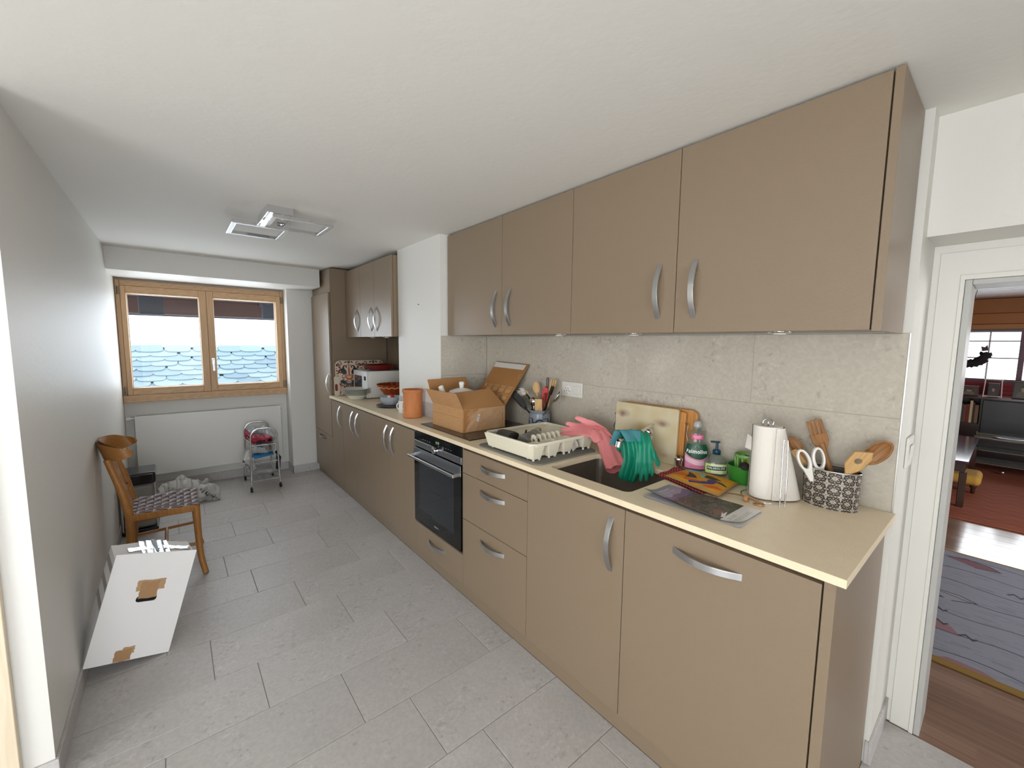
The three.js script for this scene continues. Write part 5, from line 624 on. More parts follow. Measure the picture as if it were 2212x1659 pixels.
// ---------- chair ----------
{ const c = thing('chair', 'old wooden chair with curved horseshoe top rail and woven seat by the left wall', 'chair', [-0.085, 0, -3.475]);
  const tW = woodTex([186, 130, 66], [150, 98, 44], 61), wd = M(0xffffff, 0.42, { map: tW });
  // faces +x
  const leg = (pts, r0, r1) => { const cv = new THREE.CatmullRomCurve3(pts.map((p) => V3(...p))); const g = new THREE.TubeGeometry(cv, 24, 1, 12, false), p = g.attributes.position, n = g.attributes.normal, u = g.attributes.uv; for (let i = 0; i < p.count; i++) { const t = u.getX(i), r = r0 + (r1 - r0) * t, q = cv.getPointAt(Math.min(1, t)); p.setXYZ(i, q.x + n.getX(i) * r, q.y + n.getY(i) * r, q.z + n.getZ(i) * r); } u.needsUpdate = true; return g; };
  for (const s of [1, -1]) { part('leg', leg([[0.15, 0.44, s * 0.185], [0.153, 0.25, s * 0.195], [0.16, 0.10, s * 0.215], [0.178, 0.0005, s * 0.255]], 0.021, 0.016), wd, c); part('leg', leg([[-0.168, 0.44, s * 0.155], [-0.175, 0.22, s * 0.16], [-0.20, 0.0005, s * 0.165]], 0.021, 0.017), wd, c); part('back_post', leg([[-0.166, 0.43, s * 0.155], [-0.195, 0.6, s * 0.155], [-0.245, 0.80, s * 0.15]], 0.0225, 0.017), wd, c); }
  part('seat_frame', muv(merge(rbox(0.13, 0.165, 0.405, 0.448, -0.19, 0.19, 0.006), rbox(-0.185, -0.15, 0.405, 0.448, -0.155, 0.155, 0.006), ...[1, -1].map((s) => { const g = rbox(-0.165, 0.155, 0.405, 0.448, -0.014, 0.014, 0.006); g.rotateY(-s * 0.10); g.translate(0, 0, s * 0.172); return g; }))), wd, c);
  part('stretcher', merge(bar([-0.178, 0.2, 0.16], [0.156, 0.19, 0.205], 0.010), bar([-0.178, 0.29, -0.16], [0.152, 0.3, -0.195], 0.010)), wd, c); part('stretcher', bar([-0.01, 0.195, 0.183], [-0.01, 0.195, -0.183], 0.010), wd, c); part('stretcher', bar([-0.178, 0.2, -0.16], [0.156, 0.19, -0.205], 0.010), wd, c);
  // back splat with slots
  const s = shape([[-0.055, 0], [0.055, 0], [0.045, 0.12], [0.06, 0.24], [0.07, 0.355], [-0.07, 0.355], [-0.06, 0.24], [-0.045, 0.12]]); for (const [x, y, a, b] of [[0, 0.1, 0.012, 0.03], [0, 0.2, 0.012, 0.032], [0.022, 0.29, 0.008, 0.026], [-0.022, 0.29, 0.008, 0.026]]) { const hh = new THREE.Path(); hh.absellipse(x, y, a, b, 0, 2 * PI, true); s.holes.push(hh); }
  part('splat', muv(extr(s, 0.014, 0.002)), wd, c, [-0.172, 0.44, 0], [0, PI / 2, 0]).rotation.set(0, PI / 2, 0); c.children[c.children.length - 1].rotation.order = 'YXZ'; c.children[c.children.length - 1].rotation.x = -0.22;
  // horseshoe rail: band swept round the back, arms reaching forward
  const rail = grid((u, v) => { const q = (u - 0.5) * 2, aq = Math.abs(q), sg = Math.sign(q), t = Math.min(1, aq / 0.9) * PI / 2, f = Math.max(0, aq - 0.9) / 0.1, x = -0.165 - 0.105 * Math.cos(t) + 0.025 * f, z = sg * (0.185 * Math.sin(t) - 0.016 * f * f), top = 0.905 - 0.03 * aq * aq, bot = 0.788 + 0.01 * aq, e = Math.sqrt(Math.max(0.0, 1 - Math.pow(aq, 6))), m = (top + bot) / 2; return [x - (v - 0.5) * 0.03 * (1 - f), m + (v - 0.5) * (top - bot) * e, z]; }, 80, 10); part('top_rail', thick(rail, -0.018), wd, c);
  part('cross_slat', muv(thick(grid((u, v) => [-0.172 - 0.018 * Math.sin(u * PI) - (v) * 0.004, 0.545 + v * 0.03, (u - 0.5) * 0.30], 20, 3), -0.012)), wd, c);
  const lilac = M(lin('#bdbbc6'), 0.8), tan = M(lin('#7c6a64'), 0.85), n = 9;
  for (let i = 0; i < n; i++) { // along x
    const t = (i + 0.5) / n; part('seat_strap', thick(grid((u, v) => { const w = 0.31 + u * 0.066, z = (t - 0.5) * w + (v - 0.5) * w / n * 0.86; return [-0.178 + u * 0.345, 0.4505 - 0.012 * Math.sin(u * PI) * Math.sin(t * PI) + 0.0022 * Math.sin((u * n + 0.5 + i) * PI), z]; }, 54, 1), 0.0015), tan, c); }
  for (let i = 0; i < n; i++) { const t = (i + 0.5) / n; part('seat_strap', thick(grid((u, v) => { const x = -0.178 + (t + (v - 0.5) / n * 0.86) * 0.345, w = 0.325 + t * 0.07; return [x, 0.4508 - 0.012 * Math.sin(t * PI) * Math.sin(u * PI) - 0.0022 * Math.sin((u * n + 0.5 + i) * PI), (u - 0.5) * w]; }, 54, 1), 0.0015), lilac, c); } }
// ---------- pedal bin ----------
{ const b = thing('pedal_bin', 'grey pedal bin with glossy black lid behind the chair', 'bin', [-0.262, 0, -4.33]);
  part('body', rbox(-0.095, 0.095, 0.036, 0.385, -0.12, 0.12, 0.03, 4), M(lin('#8b8a86'), 0.4), b); part('lid', rbox(-0.108, 0.108, 0.386, 0.478, -0.135, 0.135, 0.018, 3), M(lin('#15171b'), 0.14), b); part('base', rbox(-0.105, 0.105, 0.0005, 0.035, -0.13, 0.13, 0.012), mBlack, b); part('pedal', rbox(-0.03, 0.03, 0.012, 0.024, 0.13, 0.165, 0.005), mBlack, b);
  for (const [x, z] of [[-0.1, 0.118], [0.1, 0.118]]) part('corner_post', bar([x, 0.03, z], [x, 0.39, z], 0.007), mSteel, b); }
// ---------- crumpled plastic bags ----------
const ridge = (x, y, z, s) => { let v = 0; for (let k = 0; k < 3; k++) { const f = 14 * Math.pow(1.9, k); v += (0.5 - Math.abs(vn(x * f + 31 + s, y * f + z * f * 0.7 + 17, 9999, 7 + k) - 0.5) * 1.6) / Math.pow(1.8, k); } return v; };
function crumple(g, amp, s) { g.computeVertexNormals(); const n = g.attributes.normal, p = g.attributes.position; for (let i = 0; i < p.count; i++) { const x = p.getX(i), y = p.getY(i), z = p.getZ(i), d = amp * (ridge(x, y, z, s) - 0.4); p.setXYZ(i, x + n.getX(i) * d, Math.max(0.002, y + n.getY(i) * d), z + n.getZ(i) * d); } const q = g.toNonIndexed(); q.computeVertexNormals(); return q; }
const inked = (g, f, base, ink) => { const p = g.attributes.position, c = new Float32Array(p.count * 3); for (let i = 0; i < p.count; i++) c.set(f(p.getX(i), p.getY(i), p.getZ(i)) ? ink : base, i * 3); g.setAttribute('color', new THREE.BufferAttribute(c, 3)); return g; };
const mBag = M(0xffffff, 0.35, { vertexColors: true, transmission: 0.4, thickness: 0 });
{ const g = crumple(blob([[[-0.10, 0.09, -0.06], [0.02, 0.10, 0.0], 0.085, 0.09], [[-0.04, 0.14, -0.03], [-0.02, 0.20, -0.03], 0.08, 0.03], [[0.06, 0.09, -0.06], [0.17, 0.12, -0.10], 0.07, 0.03], [[0.14, 0.07, 0.09], [0.17, 0.10, 0.10], 0.08, 0.06], [[0.20, 0.08, 0.10], [0.235, 0.03, 0.13], 0.04, 0.03]], 0.013, 0.035), 0.055, 3);
  inked(g, (x, y, z) => { const t = (x - 0.10) * 0.75 + y * 0.9 - 0.13 + z * 0.1; return z > 0.10 && Math.abs(t) < 0.014 && Math.sin((x * 0.8 - y) * 210) > -0.35; }, [0.68, 0.67, 0.64], [0.02, 0.02, 0.02]);
  const o = solo('plastic_bag', g, mBag, 'crumpled translucent white plastic bag with black print on the floor', 'plastic bag', [0.02, 0.0, -4.83]); }
// ---------- kitchen trolley ----------
{ const t = thing('trolley', 'small chrome wire trolley on castors in front of the radiator', 'trolley', [0.665, 0, -4.935]); const r = 0.0085;
  const U = (z, s) => tube([[-0.128, 0.045, z + s * 0.01], [-0.122, 0.2, z + s * 0.006], [-0.115, 0.52, z], [-0.105, 0.585, z], [-0.07, 0.622, z], [0, 0.626, z], [0.07, 0.622, z], [0.105, 0.585, z], [0.115, 0.52, z], [0.122, 0.2, z + s * 0.006], [0.128, 0.045, z + s * 0.01]], r, 90, 10);
  part('tube_frame', U(0.215, 1), mChrome, t); part('tube_frame', U(-0.215, -1), mChrome, t);
  for (const y of [0.10, 0.28, 0.46]) { const w = []; for (const s of [-1, 1]) { w.push(bar([s * 0.113, y, -0.213], [s * 0.113, y, 0.213], 0.003), bar([-0.115, y, s * 0.208], [0.115, y, s * 0.208], 0.003), bar([s * 0.113, y + 0.05, -0.213], [s * 0.113, y + 0.05, 0.213], 0.003)); } for (let i = -4; i <= 4; i++) w.push(bar([i * 0.024, y, -0.21], [i * 0.024, y, 0.21], 0.0016, 6)); part('wire_shelf', merge(w), mChrome, t); }
  for (const x of [-0.128, 0.128]) for (const z of [0.225, -0.225]) { const k = part('castor', merge(cyl(0.022, 0.022, 0.018, 24).rotateZ(PI / 2), cyl(0.024, 0.024, 0.01, 24).rotateZ(PI / 2)), mRubber, t, [x, 0.0246, z]); part('fork', box(-0.006, 0.006, 0.008, 0.035, -0.008, 0.008), mBlack, k); }
  const L = 'contents of the chrome trolley', P = [0.665, 0, -4.935];
  const put3 = (name, label, cat, g, m) => solo(name, g.translate(...P), m, label, cat, null, null, L);
  put3('red_bag', 'crumpled dark red bag on the top shelf of the trolley', 'bag', crumple(blob([[[-0.09, 0.50, -0.12], [0.03, 0.505, 0.1], 0.032, 0.035], [[-0.08, 0.50, 0.12], [0.05, 0.50, 0.15], 0.03, 0.028], [[-0.11, 0.54, -0.16], [-0.09, 0.52, 0.0], 0.014, 0.02]], 0.010, 0.03), 0.03, 5), M(lin('#8e1330'), 0.5));
  put3('clear_bag', 'clear crumpled plastic bag at the back of the trolley top shelf', 'plastic bag', crumple(blob([[[-0.05, 0.53, -0.14], [0.06, 0.54, -0.13], 0.05, 0.045], [[0.07, 0.53, -0.04], [0.075, 0.5, 0.1], 0.04, 0.035]], 0.011, 0.04), 0.04, 9), M(lin('#bfc2c4'), 0.3, { transmission: 0.5, thickness: 0 }));
  put3('white_bag', 'white bag with black dashes spilling over the left of the trolley', 'bag', inked(crumple(blob([[[-0.10, 0.36, 0.05], [-0.135, 0.30, 0.12], 0.045, 0.035], [[-0.06, 0.40, 0.1], [0.04, 0.39, 0.12], 0.035, 0.03], [[-0.14, 0.29, 0.12], [-0.19, 0.265, 0.14], 0.03, 0.012], [[-0.11, 0.3, 0.16], [-0.10, 0.24, 0.17], 0.035, 0.03]], 0.010, 0.03), 0.03, 2), (x, y, z) => { const q = x + y * 0.75 - 0.02; return Math.abs(q - 0.03) < 0.009 && Math.sin(y * 170) > -0.1 && x < -0.12; }, [0.62, 0.61, 0.58], [0.02, 0.02, 0.02]), mBag);
  put3('blue_folder', 'bright blue plastic folder on the middle shelf of the trolley', 'folder', slab([[-0.09, 0.325, 0.2], [0.085, 0.345, 0.2], [0.095, 0.375, -0.1], [-0.085, 0.365, -0.1]], 0.012), M(lin('#1f74a8'), 0.3));
  put3('blue_sleeve', 'grey blue clear sleeve lying on the blue folder', 'folder', crumple(blob([[[-0.06, 0.385, 0.05], [0.06, 0.392, 0.03], 0.02, 0.022], [[-0.05, 0.39, -0.06], [0.08, 0.40, -0.04], 0.02, 0.03]], 0.010, 0.03), 0.018, 4), M(lin('#7b8794'), 0.25));
  put3('black_pouch', 'flat black pouch below the red bag on the trolley', 'pouch', blob([[[-0.05, 0.476, 0.16], [0.07, 0.48, 0.14], 0.011, 0.013]], 0.005).scale(1, 1, 1), mBlack);
  put3('black_strap', 'black strap hanging down at the right of the trolley', 'strap', blob([[[0.135, 0.33, 0.02], [0.15, 0.27, 0.05], 0.012, 0.02], [[0.15, 0.27, 0.05], [0.135, 0.17, 0.08], 0.02, 0.022]], 0.006), mBlack);
  put3('grey_bag', 'pale grey translucent bag filling the right of the trolley middle shelf', 'plastic bag', crumple(blob([[[0.05, 0.43, 0.0], [0.06, 0.42, 0.14], 0.035, 0.04], [[0.0, 0.42, -0.1], [0.06, 0.41, -0.1], 0.03, 0.03]], 0.011, 0.03), 0.035, 6), M(lin('#b9b5ae'), 0.4, { transmission: 0.3, thickness: 0 }));
  put3('sheet_bag', 'thin clear bag lying on the bottom shelf of the trolley', 'plastic bag', crumple(blob([[[-0.06, 0.135, 0.0], [0.07, 0.14, 0.02], 0.03, 0.035]], 0.008), 0.02, 8), M(lin('#c4c4c0'), 0.35, { transmission: 0.5, thickness: 0 }));
}

for (const [l, p, r] of [['tiny dark screw left in the grey left wall', [XL + 0.001, 1.98, -1.80], [0, 0, -PI / 2]], ['tiny dark screw left in the white pillar', [XPl - 0.001, 1.79, -2.90], [0, 0, PI / 2]]]) solo('wall_screw', lathe([[0, 0], [0.002, 0], [0.002, 0.006], [0.004, 0.007], [0.003, 0.009], [0, 0.009]], 12), mBlack, l, 'screw', p, r);
// ---------- the living room beyond the doorway ----------
const mRed = M(lin('#6e3a30'), 0.8);
const tBoard = tex(256, 1024, (u, v) => { const w = fbm(u, v * 0.08, 10, 4, 91), k = Math.sin((u * 6 + w * 6) * 6.28) * 0.5 + 0.5; return mixc([152, 124, 106], [130, 103, 88], k * 0.6 + fbm(u, v * 0.1, 80, 2, 94) * 0.4); }); tBoard.repeat.set(3, 0.7);
const boardMats = [0, 1, 2].map((k) => { const t = tBoard.clone(); t.offset.set(k * 0.3, k * 0.2); t.needsUpdate = true; return M(new THREE.Color().setRGB(1 - k * 0.07, 1 - k * 0.08, 1 - k * 0.08), 0.16, { map: t }); });
{ const f = struct('floor_living'); part('subfloor', box(2.17, 9.2, -0.2, -0.02, -2.75, 2.8), mGrout, f);
  for (let i = 0; i < 50; i++) { const x = 2.1605 + i * 0.14; part('floor_board', cbx(x, Math.min(x + 0.1385, 9.2), -0.02, -0.0005, i % 2 ? -2.6 : -2.6, 2.66, 0.001), boardMats[i % 3], f); } }
const mPineWall = M(lin('#a8682e'), 0.45, { map: null });
{ const c = struct('ceiling_living'); part('roof_deck', box(2.32, 9.2, 2.24, 2.4, -2.6, 2.66), M(lin('#3a241a'), 0.7), c); for (let i = 0; i < 34; i++) { const x = 2.33 + i * 0.2; part('ceiling_plank', cbx(x, x + 0.185, 2.20, 2.2395, -2.59, 2.65, 0.006), M(lin(i % 2 ? '#5a3d30' : '#6a4a3b'), 0.5), c); } }
structMesh('wall_living_left', box(2.32, 9.2, -0.1, 2.24, -2.75, -2.6), mRed); structMesh('wall_living_right', merge(box(2.32, 3.2, -0.1, 2.24, 2.66, 2.8), box(5.6, 9.2, -0.1, 2.24, 2.66, 2.8), box(3.2, 5.6, -0.1, 0.7, 2.66, 2.8), box(3.2, 5.6, 2.08, 2.24, 2.66, 2.8)), mRed);
{ const w = struct('window_5'); part('window_frame', merge(rbox(3.2, 5.6, 0.7, 0.77, 2.7, 2.76, 0.004, 1), rbox(3.2, 5.6, 2.01, 2.08, 2.7, 2.76, 0.004, 1), rbox(3.2, 3.27, 0.77, 2.01, 2.7, 2.76, 0.004, 1), rbox(5.53, 5.6, 0.77, 2.01, 2.7, 2.76, 0.004, 1), rbox(4.36, 4.44, 0.77, 2.01, 2.7, 2.76, 0.004, 1)), mTrimWhite, w); part('pane', box(3.27, 5.53, 0.77, 2.01, 2.729, 2.731), mPane, w); }
{ const w = struct('wall_living_far'); const y0 = 1.03, y1 = 1.775, z0 = -0.72, z1 = 0.74;   // window opening
  part('lower_wall', merge(box(9.0, 9.2, -0.1, y0, -2.6, 2.66), box(9.0, 9.2, y0, y1, -2.6, z0), box(9.0, 9.2, y0, y1, z1, 2.66)), mRed, w);
  let y = y1; for (let i = 0; i < 3; i++) { const h = [0.075, 0.15, 0.235][i]; part('wall_board', cbx(8.985 - (i === 1 ? 0.012 : 0), 9.2, y, y + h - 0.004, -2.6, 2.66, 0.004), M(lin(['#b5783c', '#a9682c', '#a06227'][i]), 0.42), w); y += h; } }
{ const w = struct('window_4'), f = (x0, x1, y0, y1, z0, z1) => rbox(x0, x1, y0, y1, z0, z1, 0.004, 1), m = M(lin('#6b4a5a'), 0.4); part('window_frame', merge(f(9.03, 9.09, 1.03, 1.07, -0.72, 0.74), f(9.03, 9.09, 1.735, 1.775, -0.72, 0.74), f(9.03, 9.09, 1.07, 1.735, -0.72, -0.68), f(9.03, 9.09, 1.07, 1.735, 0.70, 0.74), f(9.03, 9.09, 1.07, 1.735, 0.02, 0.075)), m, w);
  const wm = M(lin('#c9c3cc'), 0.4); part('glazing_bar', merge(f(9.04, 9.07, 1.07, 1.735, -0.265, -0.247), f(9.04, 9.07, 1.07, 1.735, 0.35, 0.37), f(9.04, 9.07, 1.60, 1.618, -0.68, 0.70), f(9.04, 9.07, 1.36, 1.378, -0.68, 0.70)), wm, w); part('blind_box', f(8.93, 8.985, 1.745, 1.772, -0.72, 0.74), M(lin('#6f6a70'), 0.5), w); part('pane', box(9.055, 9.057, 1.07, 1.735, -0.68, 0.70), mPane, w); }
// rugs
function rugArt(c, w, h) { c.fillStyle = '#8a8c98'; c.fillRect(0, 0, w, h); for (let i = 0; i < 2600; i++) { c.fillStyle = ['rgba(96,100,114,.35)', 'rgba(140,138,146,.3)', 'rgba(84,86,98,.3)'][i % 3]; c.fillRect(hash(i, 1, 9) * w, hash(i, 2, 9) * h, 26, 2); } for (let i = 0; i < 34; i++) { const x = hash(i, 3, 9) * w, y = hash(i, 4, 9) * h; c.save(); c.translate(x, y); c.rotate((hash(i, 5, 9) - 0.5) * 0.6); c.fillStyle = ['#8d6a70', '#7d5a62', '#a08a8c', '#8f9098'][i % 4]; c.beginPath(); c.moveTo(-46, 0); c.lineTo(-14, -24); c.lineTo(30, -16); c.lineTo(52, 6); c.lineTo(10, 24); c.fill(); c.strokeStyle = '#3b3d4a'; c.lineWidth = 3; if (i % 2) c.stroke(); c.restore(); } c.strokeStyle = '#3b3c48'; c.lineWidth = 4; for (let i = 0; i < 26; i++) { const x = hash(i, 6, 9) * w, y = hash(i, 7, 9) * h; c.beginPath(); c.moveTo(x, y); c.lineTo(x + 10, y - 14); c.lineTo(x + 20, y); c.lineTo(x + 26, y - 10); c.stroke(); } for (let k = 0; k < 7; k++) { c.beginPath(); for (let i = 0; i <= 40; i++) c.lineTo(i / 40 * w, (k + 0.5) / 7 * h + 8 * Math.sin(i * 0.9 + k)); c.lineWidth = 2.5; c.stroke(); } c.fillStyle = '#8a6c34'; c.fillRect(0, h - 16, w, 16); c.fillRect(0, 0, w, 10); }
solo('blue_rug', (() => { const g = cbx(2.76, 4.39, 0.0, 0.012, -1.3, 1.4, 0.004), p = g.attributes.position, u = g.attributes.uv; for (let i = 0; i < p.count; i++) u.setXY(i, (p.getZ(i) + 1.3) / 2.7, 1 - (p.getX(i) - 2.76) / 1.63); return g; })(), M(0xffffff, 0.95, { map: canvas(1024, 640, (c, w, h) => { c.translate(0, h); c.scale(1, -1); rugArt(c, w, h); }) }), 'blue grey patterned rug on the living room floor nearest the doorway', 'rug');
solo('red_rug', (() => { const g = cbx(5.29, 8.75, 0.0, 0.012, -1.5, 1.7, 0.004), p = g.attributes.position, u = g.attributes.uv; for (let i = 0; i < p.count; i++) u.setXY(i, (p.getZ(i) + 1.5) / 3.2, (p.getX(i) - 5.29) / 3.4); return g; })(), M(0xffffff, 0.95, { map: canvas(768, 768, (c, w, h) => { c.fillStyle = '#9a5236'; c.fillRect(0, 0, w, h); c.strokeStyle = '#6a2f22'; c.lineWidth = 5; for (let i = 0; i < 70; i++) { const y = i * 11; c.beginPath(); for (let k = 0; k <= 24; k++) c.lineTo(k * 32, y + (k % 2 ? 9 : -9) * (i % 3 ? 1 : 0.4)); c.globalAlpha = 0.35 + 0.4 * hash(i, 1, 3); c.stroke(); } c.globalAlpha = 1; }) }), 'large red brown rug in the far part of the living room', 'rug');
{ const dk = M(lin('#3b2418'), 0.3), t = thing('low_table', 'long low dark wooden table with glossy top in the living room', 'table', [0, 0.0125, 0]); part('table_top', rbox(5.64, 7.3, 0.418, 0.445, -1.25, -0.195, 0.004), M(lin('#4a3240'), 0.12), t); part('apron', merge(box(5.68, 7.25, 0.335, 0.418, -0.235, -0.215), box(5.68, 5.70, 0.335, 0.418, -1.2, -0.235)), dk, t); for (const [x, z] of [[5.69, -0.225], [7.22, -0.225], [5.69, -1.2], [7.22, -1.2]]) part('leg', cbx(x - 0.025, x + 0.025, 0, 0.335, z - 0.025, z + 0.025, 0.004), dk, t);
  const s = thing('footstool', 'low footstool with yellow upholstered top and dark turned legs', 'stool', [6.46, 0.0125, -0.34]); part('cushion', rbox(-0.2, 0.2, 0.085, 0.19, -0.22, 0.22, 0.045, 4), M(lin('#b98e3c'), 0.85), s); for (const [x, z] of [[-0.14, 0.17], [0.14, 0.17], [-0.14, -0.17], [0.14, -0.17]]) part('leg', lathe([[0, 0], [0.014, 0], [0.018, 0.02], [0.016, 0.045], [0.026, 0.075], [0.026, 0.086], [0, 0.086]], 16), dk, s, [x, 0, z]);
  const k = thing('glass_cart', 'glass shelved serving cart with thin metal frame under the television', 'cart', [7.75, 0.0125, 0.16]); const fr = metal(lin('#8d7a66'), 0.3), gl = M(lin('#cfd6d6'), 0.05, { transmission: 0.85, thickness: 0 }); for (const y of [0.10, 0.26, 0.40]) part('shelf', box(-0.2, 0.2, y, y + 0.008, -0.39, 0.39), gl, k); part('frame', merge(...[[-0.2, -0.4], [-0.2, 0.4], [0.2, -0.4], [0.2, 0.4]].map(([x, z]) => bar([x, 0.05, z], [x, 0.43, z], 0.008)), ...[0.1, 0.26, 0.41].flatMap((y) => [bar([-0.2, y, -0.4], [-0.2, y, 0.4], 0.006), bar([0.2, y, -0.4], [0.2, y, 0.4], 0.006)])), fr, k); for (const [x, z] of [[-0.2, -0.15], [-0.2, 0.4], [0.2, -0.4], [0.2, 0.4]]) part('castor', new THREE.SphereGeometry(0.024, 14, 10), mSteel, k, [x, 0.025, z]);
  solo('magazine', lathe([[0, 0], [0.12, 0], [0.16, 0.012], [0.1, 0.02], [0, 0.022]], 24), M(lin('#8d9299'), 0.25), 'shallow grey glass dish on top of the glass cart', 'dish', [7.72, 0.4215, 0.05]);
  const sb = thing('sideboard', 'dark wooden sideboard with open bookshelf under the living room window', 'sideboard', [0, 0, 0]); const dw = M(lin('#2a1610'), 0.3); part('top', rbox(8.32, 8.98, 0.83, 0.86, -1.4, 1.6, 0.004), M(lin('#3a2018'), 0.15), sb); part('body', merge(box(8.36, 8.96, 0.0125, 0.83, -0.25, 1.55), box(8.36, 8.96, 0.0125, 0.49, -1.35, -0.25), box(8.86, 8.96, 0.49, 0.83, -1.35, -0.25), box(8.36, 8.86, 0.49, 0.83, -1.35, -1.32)), dw, sb);
  const tv = thing('television', 'large black television screen in front of the sideboard', 'television', [8.315, 0.36, 0.45]); part('screen', rbox(-0.012, 0.012, 0, 0.46, -0.68, 0.68, 0.005), M(lin('#050506'), 0.3), tv); part('stand', merge(rbox(-0.01, 0.03, -0.02, 0.05, -0.1, 0.1, 0.004), box(0, 0.035, -0.345, -0.015, -0.05, 0.05)), mBlack, tv);
  const bc = ['#c9a986', '#5a4a3c', '#d8bf96', '#6b2f28', '#7d4030', '#4a5048', '#8a2f2a', '#b59a70']; let z = -0.262; for (let i = 0; i < 12; i++) { const w = 0.018 + hash(i, 2, 7) * 0.018, hgt = 0.24 + hash(i, 3, 7) * 0.07; z -= w; const o = solo('book', rbox(-0.09, 0.09, 0, hgt, 0.0005, w - 0.0005, 0.002, 1), M(lin(bc[i % 8]), 0.6), ['cream', 'brown', 'pale yellow', 'dark red', 'rust red', 'grey green', 'crimson', 'tan'][i % 8] + ' spined book standing ' + ['first', 'second', 'third', 'fourth', 'fifth', 'sixth', 'seventh', 'eighth', 'ninth', 'tenth', 'eleventh', 'twelfth'][i] + ' from the television on the sideboard shelf', 'book', [8.50, 0.4905, z], null, 'books on the sideboard shelf'); }
  const pic = (name, label, zc, w, h, col, art) => { const p = thing(name, label, 'picture', [8.40, 0.8605, zc], [0, 0, 0.12]); part('frame', rbox(0, 0.018, 0, h, -w / 2, w / 2, 0.004), M(lin(col), 0.35), p); part('picture', box(-0.001, 0, 0.015, h - 0.015, -w / 2 + 0.014, w / 2 - 0.014), M(0xffffff, 0.3, { map: art }), p); p.rotation.z = -0.12; };
  const por = (a, b2, f) => canvas(96, 128, (c, w, h) => { c.fillStyle = a; c.fillRect(0, 0, w, h); c.fillStyle = b2; c.beginPath(); c.ellipse(48, 110, 36, 40, 0, 0, 7); c.fill(); c.fillStyle = f; c.beginPath(); c.ellipse(48, 58, 17, 23, 0, 0, 7); c.fill(); c.fillStyle = '#2a1c18'; c.beginPath(); c.ellipse(48, 40, 19, 12, 0, PI, 7); c.fill(); });
  pic('photo_frame', 'wide dark framed picture with two faces at the left on the sideboard', -0.37, 0.17, 0.135, '#3a2a22', por('#4a3a30', '#6a5648', '#9a7866')); pic('photo_frame', 'small dark portrait picture inside the white metal stand', -0.155, 0.10, 0.185, '#2c2220', por('#332a2c', '#3c2c2e', '#a07c66')); pic('photo_frame', 'large dark framed picture at the right end of the sideboard view', 0.11, 0.21, 0.225, '#241a18', por('#4a463c', '#5c5648', '#8f8470'));
  const ea = thing('metal_easel', 'white beaded metal stand framing the small portrait', 'stand', [8.355, 0.8605, -0.16]); part('frame', merge(bar([0, 0, -0.08], [0.01, 0.245, -0.072], 0.006), bar([0, 0, 0.08], [0.01, 0.245, 0.072], 0.006), bar([0.01, 0.235, -0.085], [0.01, 0.235, 0.085], 0.006), bar([0, 0.012, -0.085], [0, 0.012, 0.085], 0.005)), M(lin('#d8d4d0'), 0.35), ea);
  solo('striped_cushion_roll', merge(...[0, 1, 2].map((i) => box(8.955, 8.998, 0.862 + i * 0.055, 0.914 + i * 0.055, -0.72, 0.74))), M(lin('#8e3238'), 0.8), 'red and tan striped cloth border below the living room window', 'cloth');
  const gl2 = thing('window_garland', 'dark furry garland hanging in a curve before the living room window', 'garland', [7.5, 1.46, -0.36]);
  part('fur', deform(tube(Array.from({ length: 14 }, (_, i) => { const a = PI + i / 13 * PI; return [0, Math.sin(a) * 0.14, Math.cos(a) * 0.13]; }), 0.05, 60, 14), (x, y, z) => { const k = 1 + 0.12 * Math.sin(y * 130) * Math.sin(z * 110); return [x * k, y + 0.006 * Math.sin(z * 160), z * k]; }), M(lin('#1f1a1c'), 0.95), gl2);
  part('cord', tube([[0, 0, -0.13], [0, 0.34, -0.06], [0, 0.7395, 0]], 0.003, 20, 6), mBlack, gl2); part('bow', extr(shape([[-0.02, -0.03], [0.03, -0.02], [0.02, 0.05], [0, 0.02], [-0.03, 0.03]]), 0.02, 0.003), M(lin('#4a3a40'), 0.8), gl2, [-0.01, 0.04, 0.115], [0, -PI / 2, 0]);
}
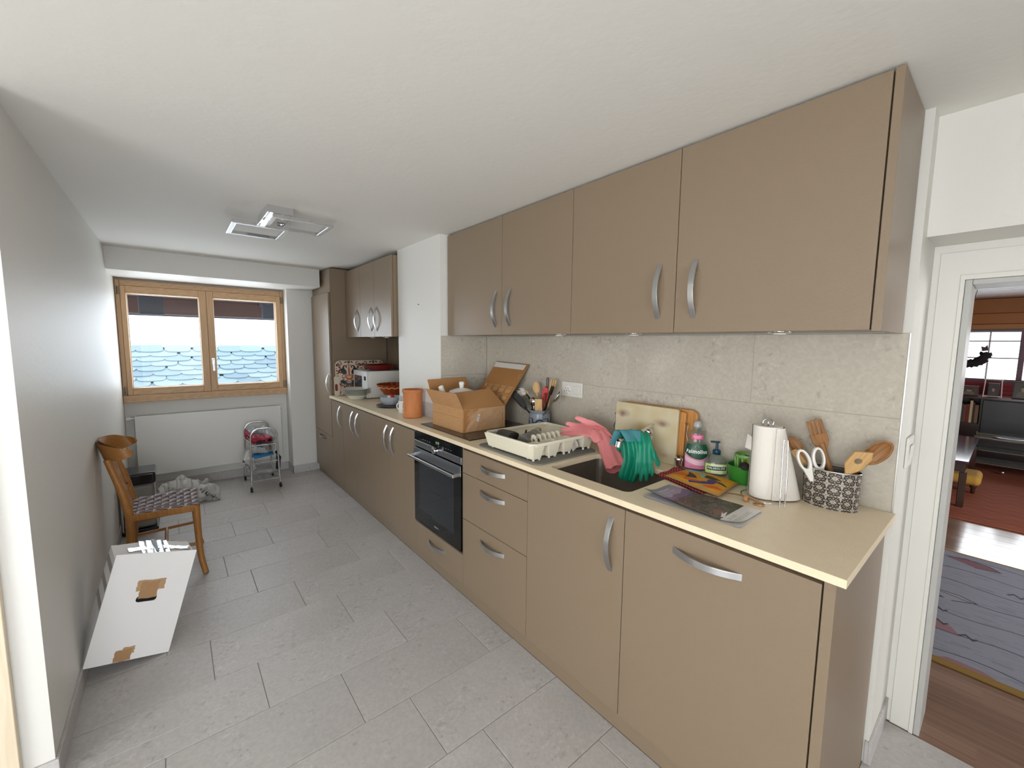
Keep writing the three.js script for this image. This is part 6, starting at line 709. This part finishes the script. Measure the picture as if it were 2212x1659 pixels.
// ---------- outside the kitchen window: own eave, neighbour's slate roof ----------
{ const e = struct('trim_2'); for (let i = 0; i < 5; i++) part('eave_board', cbx(-1.6, 2.2, 1.99 + i * 0.03, 2.02 + i * 0.03, -6.62 + i * 0.19, -6.44 + i * 0.19, 0.004), M(lin(['#5f4c46', '#6a554c', '#574640', '#6c564c', '#5f4c46'][i]), 0.7), e); part('eave_beam', cbx(-1.6, 2.2, 1.80, 1.99, -6.60, -6.45, 0.006), M(lin('#5a4440'), 0.7), e); part('gutter', new THREE.CylinderGeometry(0.05, 0.05, 3.8, 20, 1, true, 0, PI).rotateZ(PI / 2).translate(0.3, 1.79, -6.70), metal(lin('#7a7f88'), 0.45), e);
  const b = thing('eave_bracket', 'dark grey square block fixed under the eave outside the left pane', 'bracket', [-0.17, 1.772, -6.05]); part('block', rbox(-0.085, 0.125, 0.0, 0.23, -0.06, 0.06, 0.01), M(lin('#3d3f47'), 0.7), b); part('arm', rbox(-0.03, 0.03, 0.2, 0.3, -0.40, 0.1, 0.005), M(lin('#3d3f47'), 0.7), b);
  const b2 = thing('eave_bracket', 'dark grey corner block fixed under the eave outside the right pane', 'bracket', [0.96, 1.772, -6.05]); part('block', rbox(-0.06, 0.08, 0.0, 0.21, -0.06, 0.06, 0.01), M(lin('#474a52'), 0.7), b2); part('arm', rbox(-0.03, 0.03, 0.18, 0.3, -0.40, 0.1, 0.005), M(lin('#474a52'), 0.7), b2); }
{ const r = thing('neighbour_roof', 'neighbouring roof covered with irregular blue grey slates outside the window', 'roof', [0, 0.42, -7.6]); r.rotation.x = -0.72 + PI / 2 - PI / 2; // slope: local -z climbs
  const dk = M(lin('#27333a'), 0.95); part('roof_deck', box(-4.5, 5.5, -0.1, -0.02, -1.72, 0.4), dk, r); r.rotation.x = 0.60;
  const mats = ['#7b909b', '#8396a0', '#738793', '#8a9ca4'].map((h) => M(lin(h), 0.55)); const shapes = [0, 1, 2, 3].map((k) => { const w = 0.35, h = 0.25, s = new THREE.Shape(); s.moveTo(-w / 2 + 0.007, 0.22); s.lineTo(-w / 2 + 0.003, 0.05 + hash(k, 1, 2) * 0.03); s.quadraticCurveTo(-w / 2 + 0.02, 0.005, -w / 2 + 0.08, 0.012 * hash(k, 2, 2)); s.quadraticCurveTo(0, -0.012, w / 2 - 0.07, 0.01 * hash(k, 3, 2)); s.quadraticCurveTo(w / 2 - 0.01, 0.01, w / 2 - 0.003, 0.06 + hash(k, 4, 2) * 0.03); s.lineTo(w / 2 - 0.007, 0.22); s.closePath(); const g = extr(s, 0.016, 0, 4); g.rotateX(-PI / 2); g.rotateX(-0.11); return g; });
  for (let i = 0; i < 16; i++) for (let j = 0; j < 18; j++) { const x = -2.2 + j * 0.352 + (i % 2 ? 0.17 : 0) + (hash(i, j, 3) - 0.5) * 0.05; part('slate', shapes[Math.floor(hash(i, j, 5) * 4)], mats[Math.floor(hash(i, j, 7) * 4)], r, [x, 0.012 + hash(i, j, 9) * 0.004, 0.35 - i * 0.125], [0, (hash(i, j, 8) - 0.5) * 0.05, 0]); }
}
renderer.render(scene, camera);
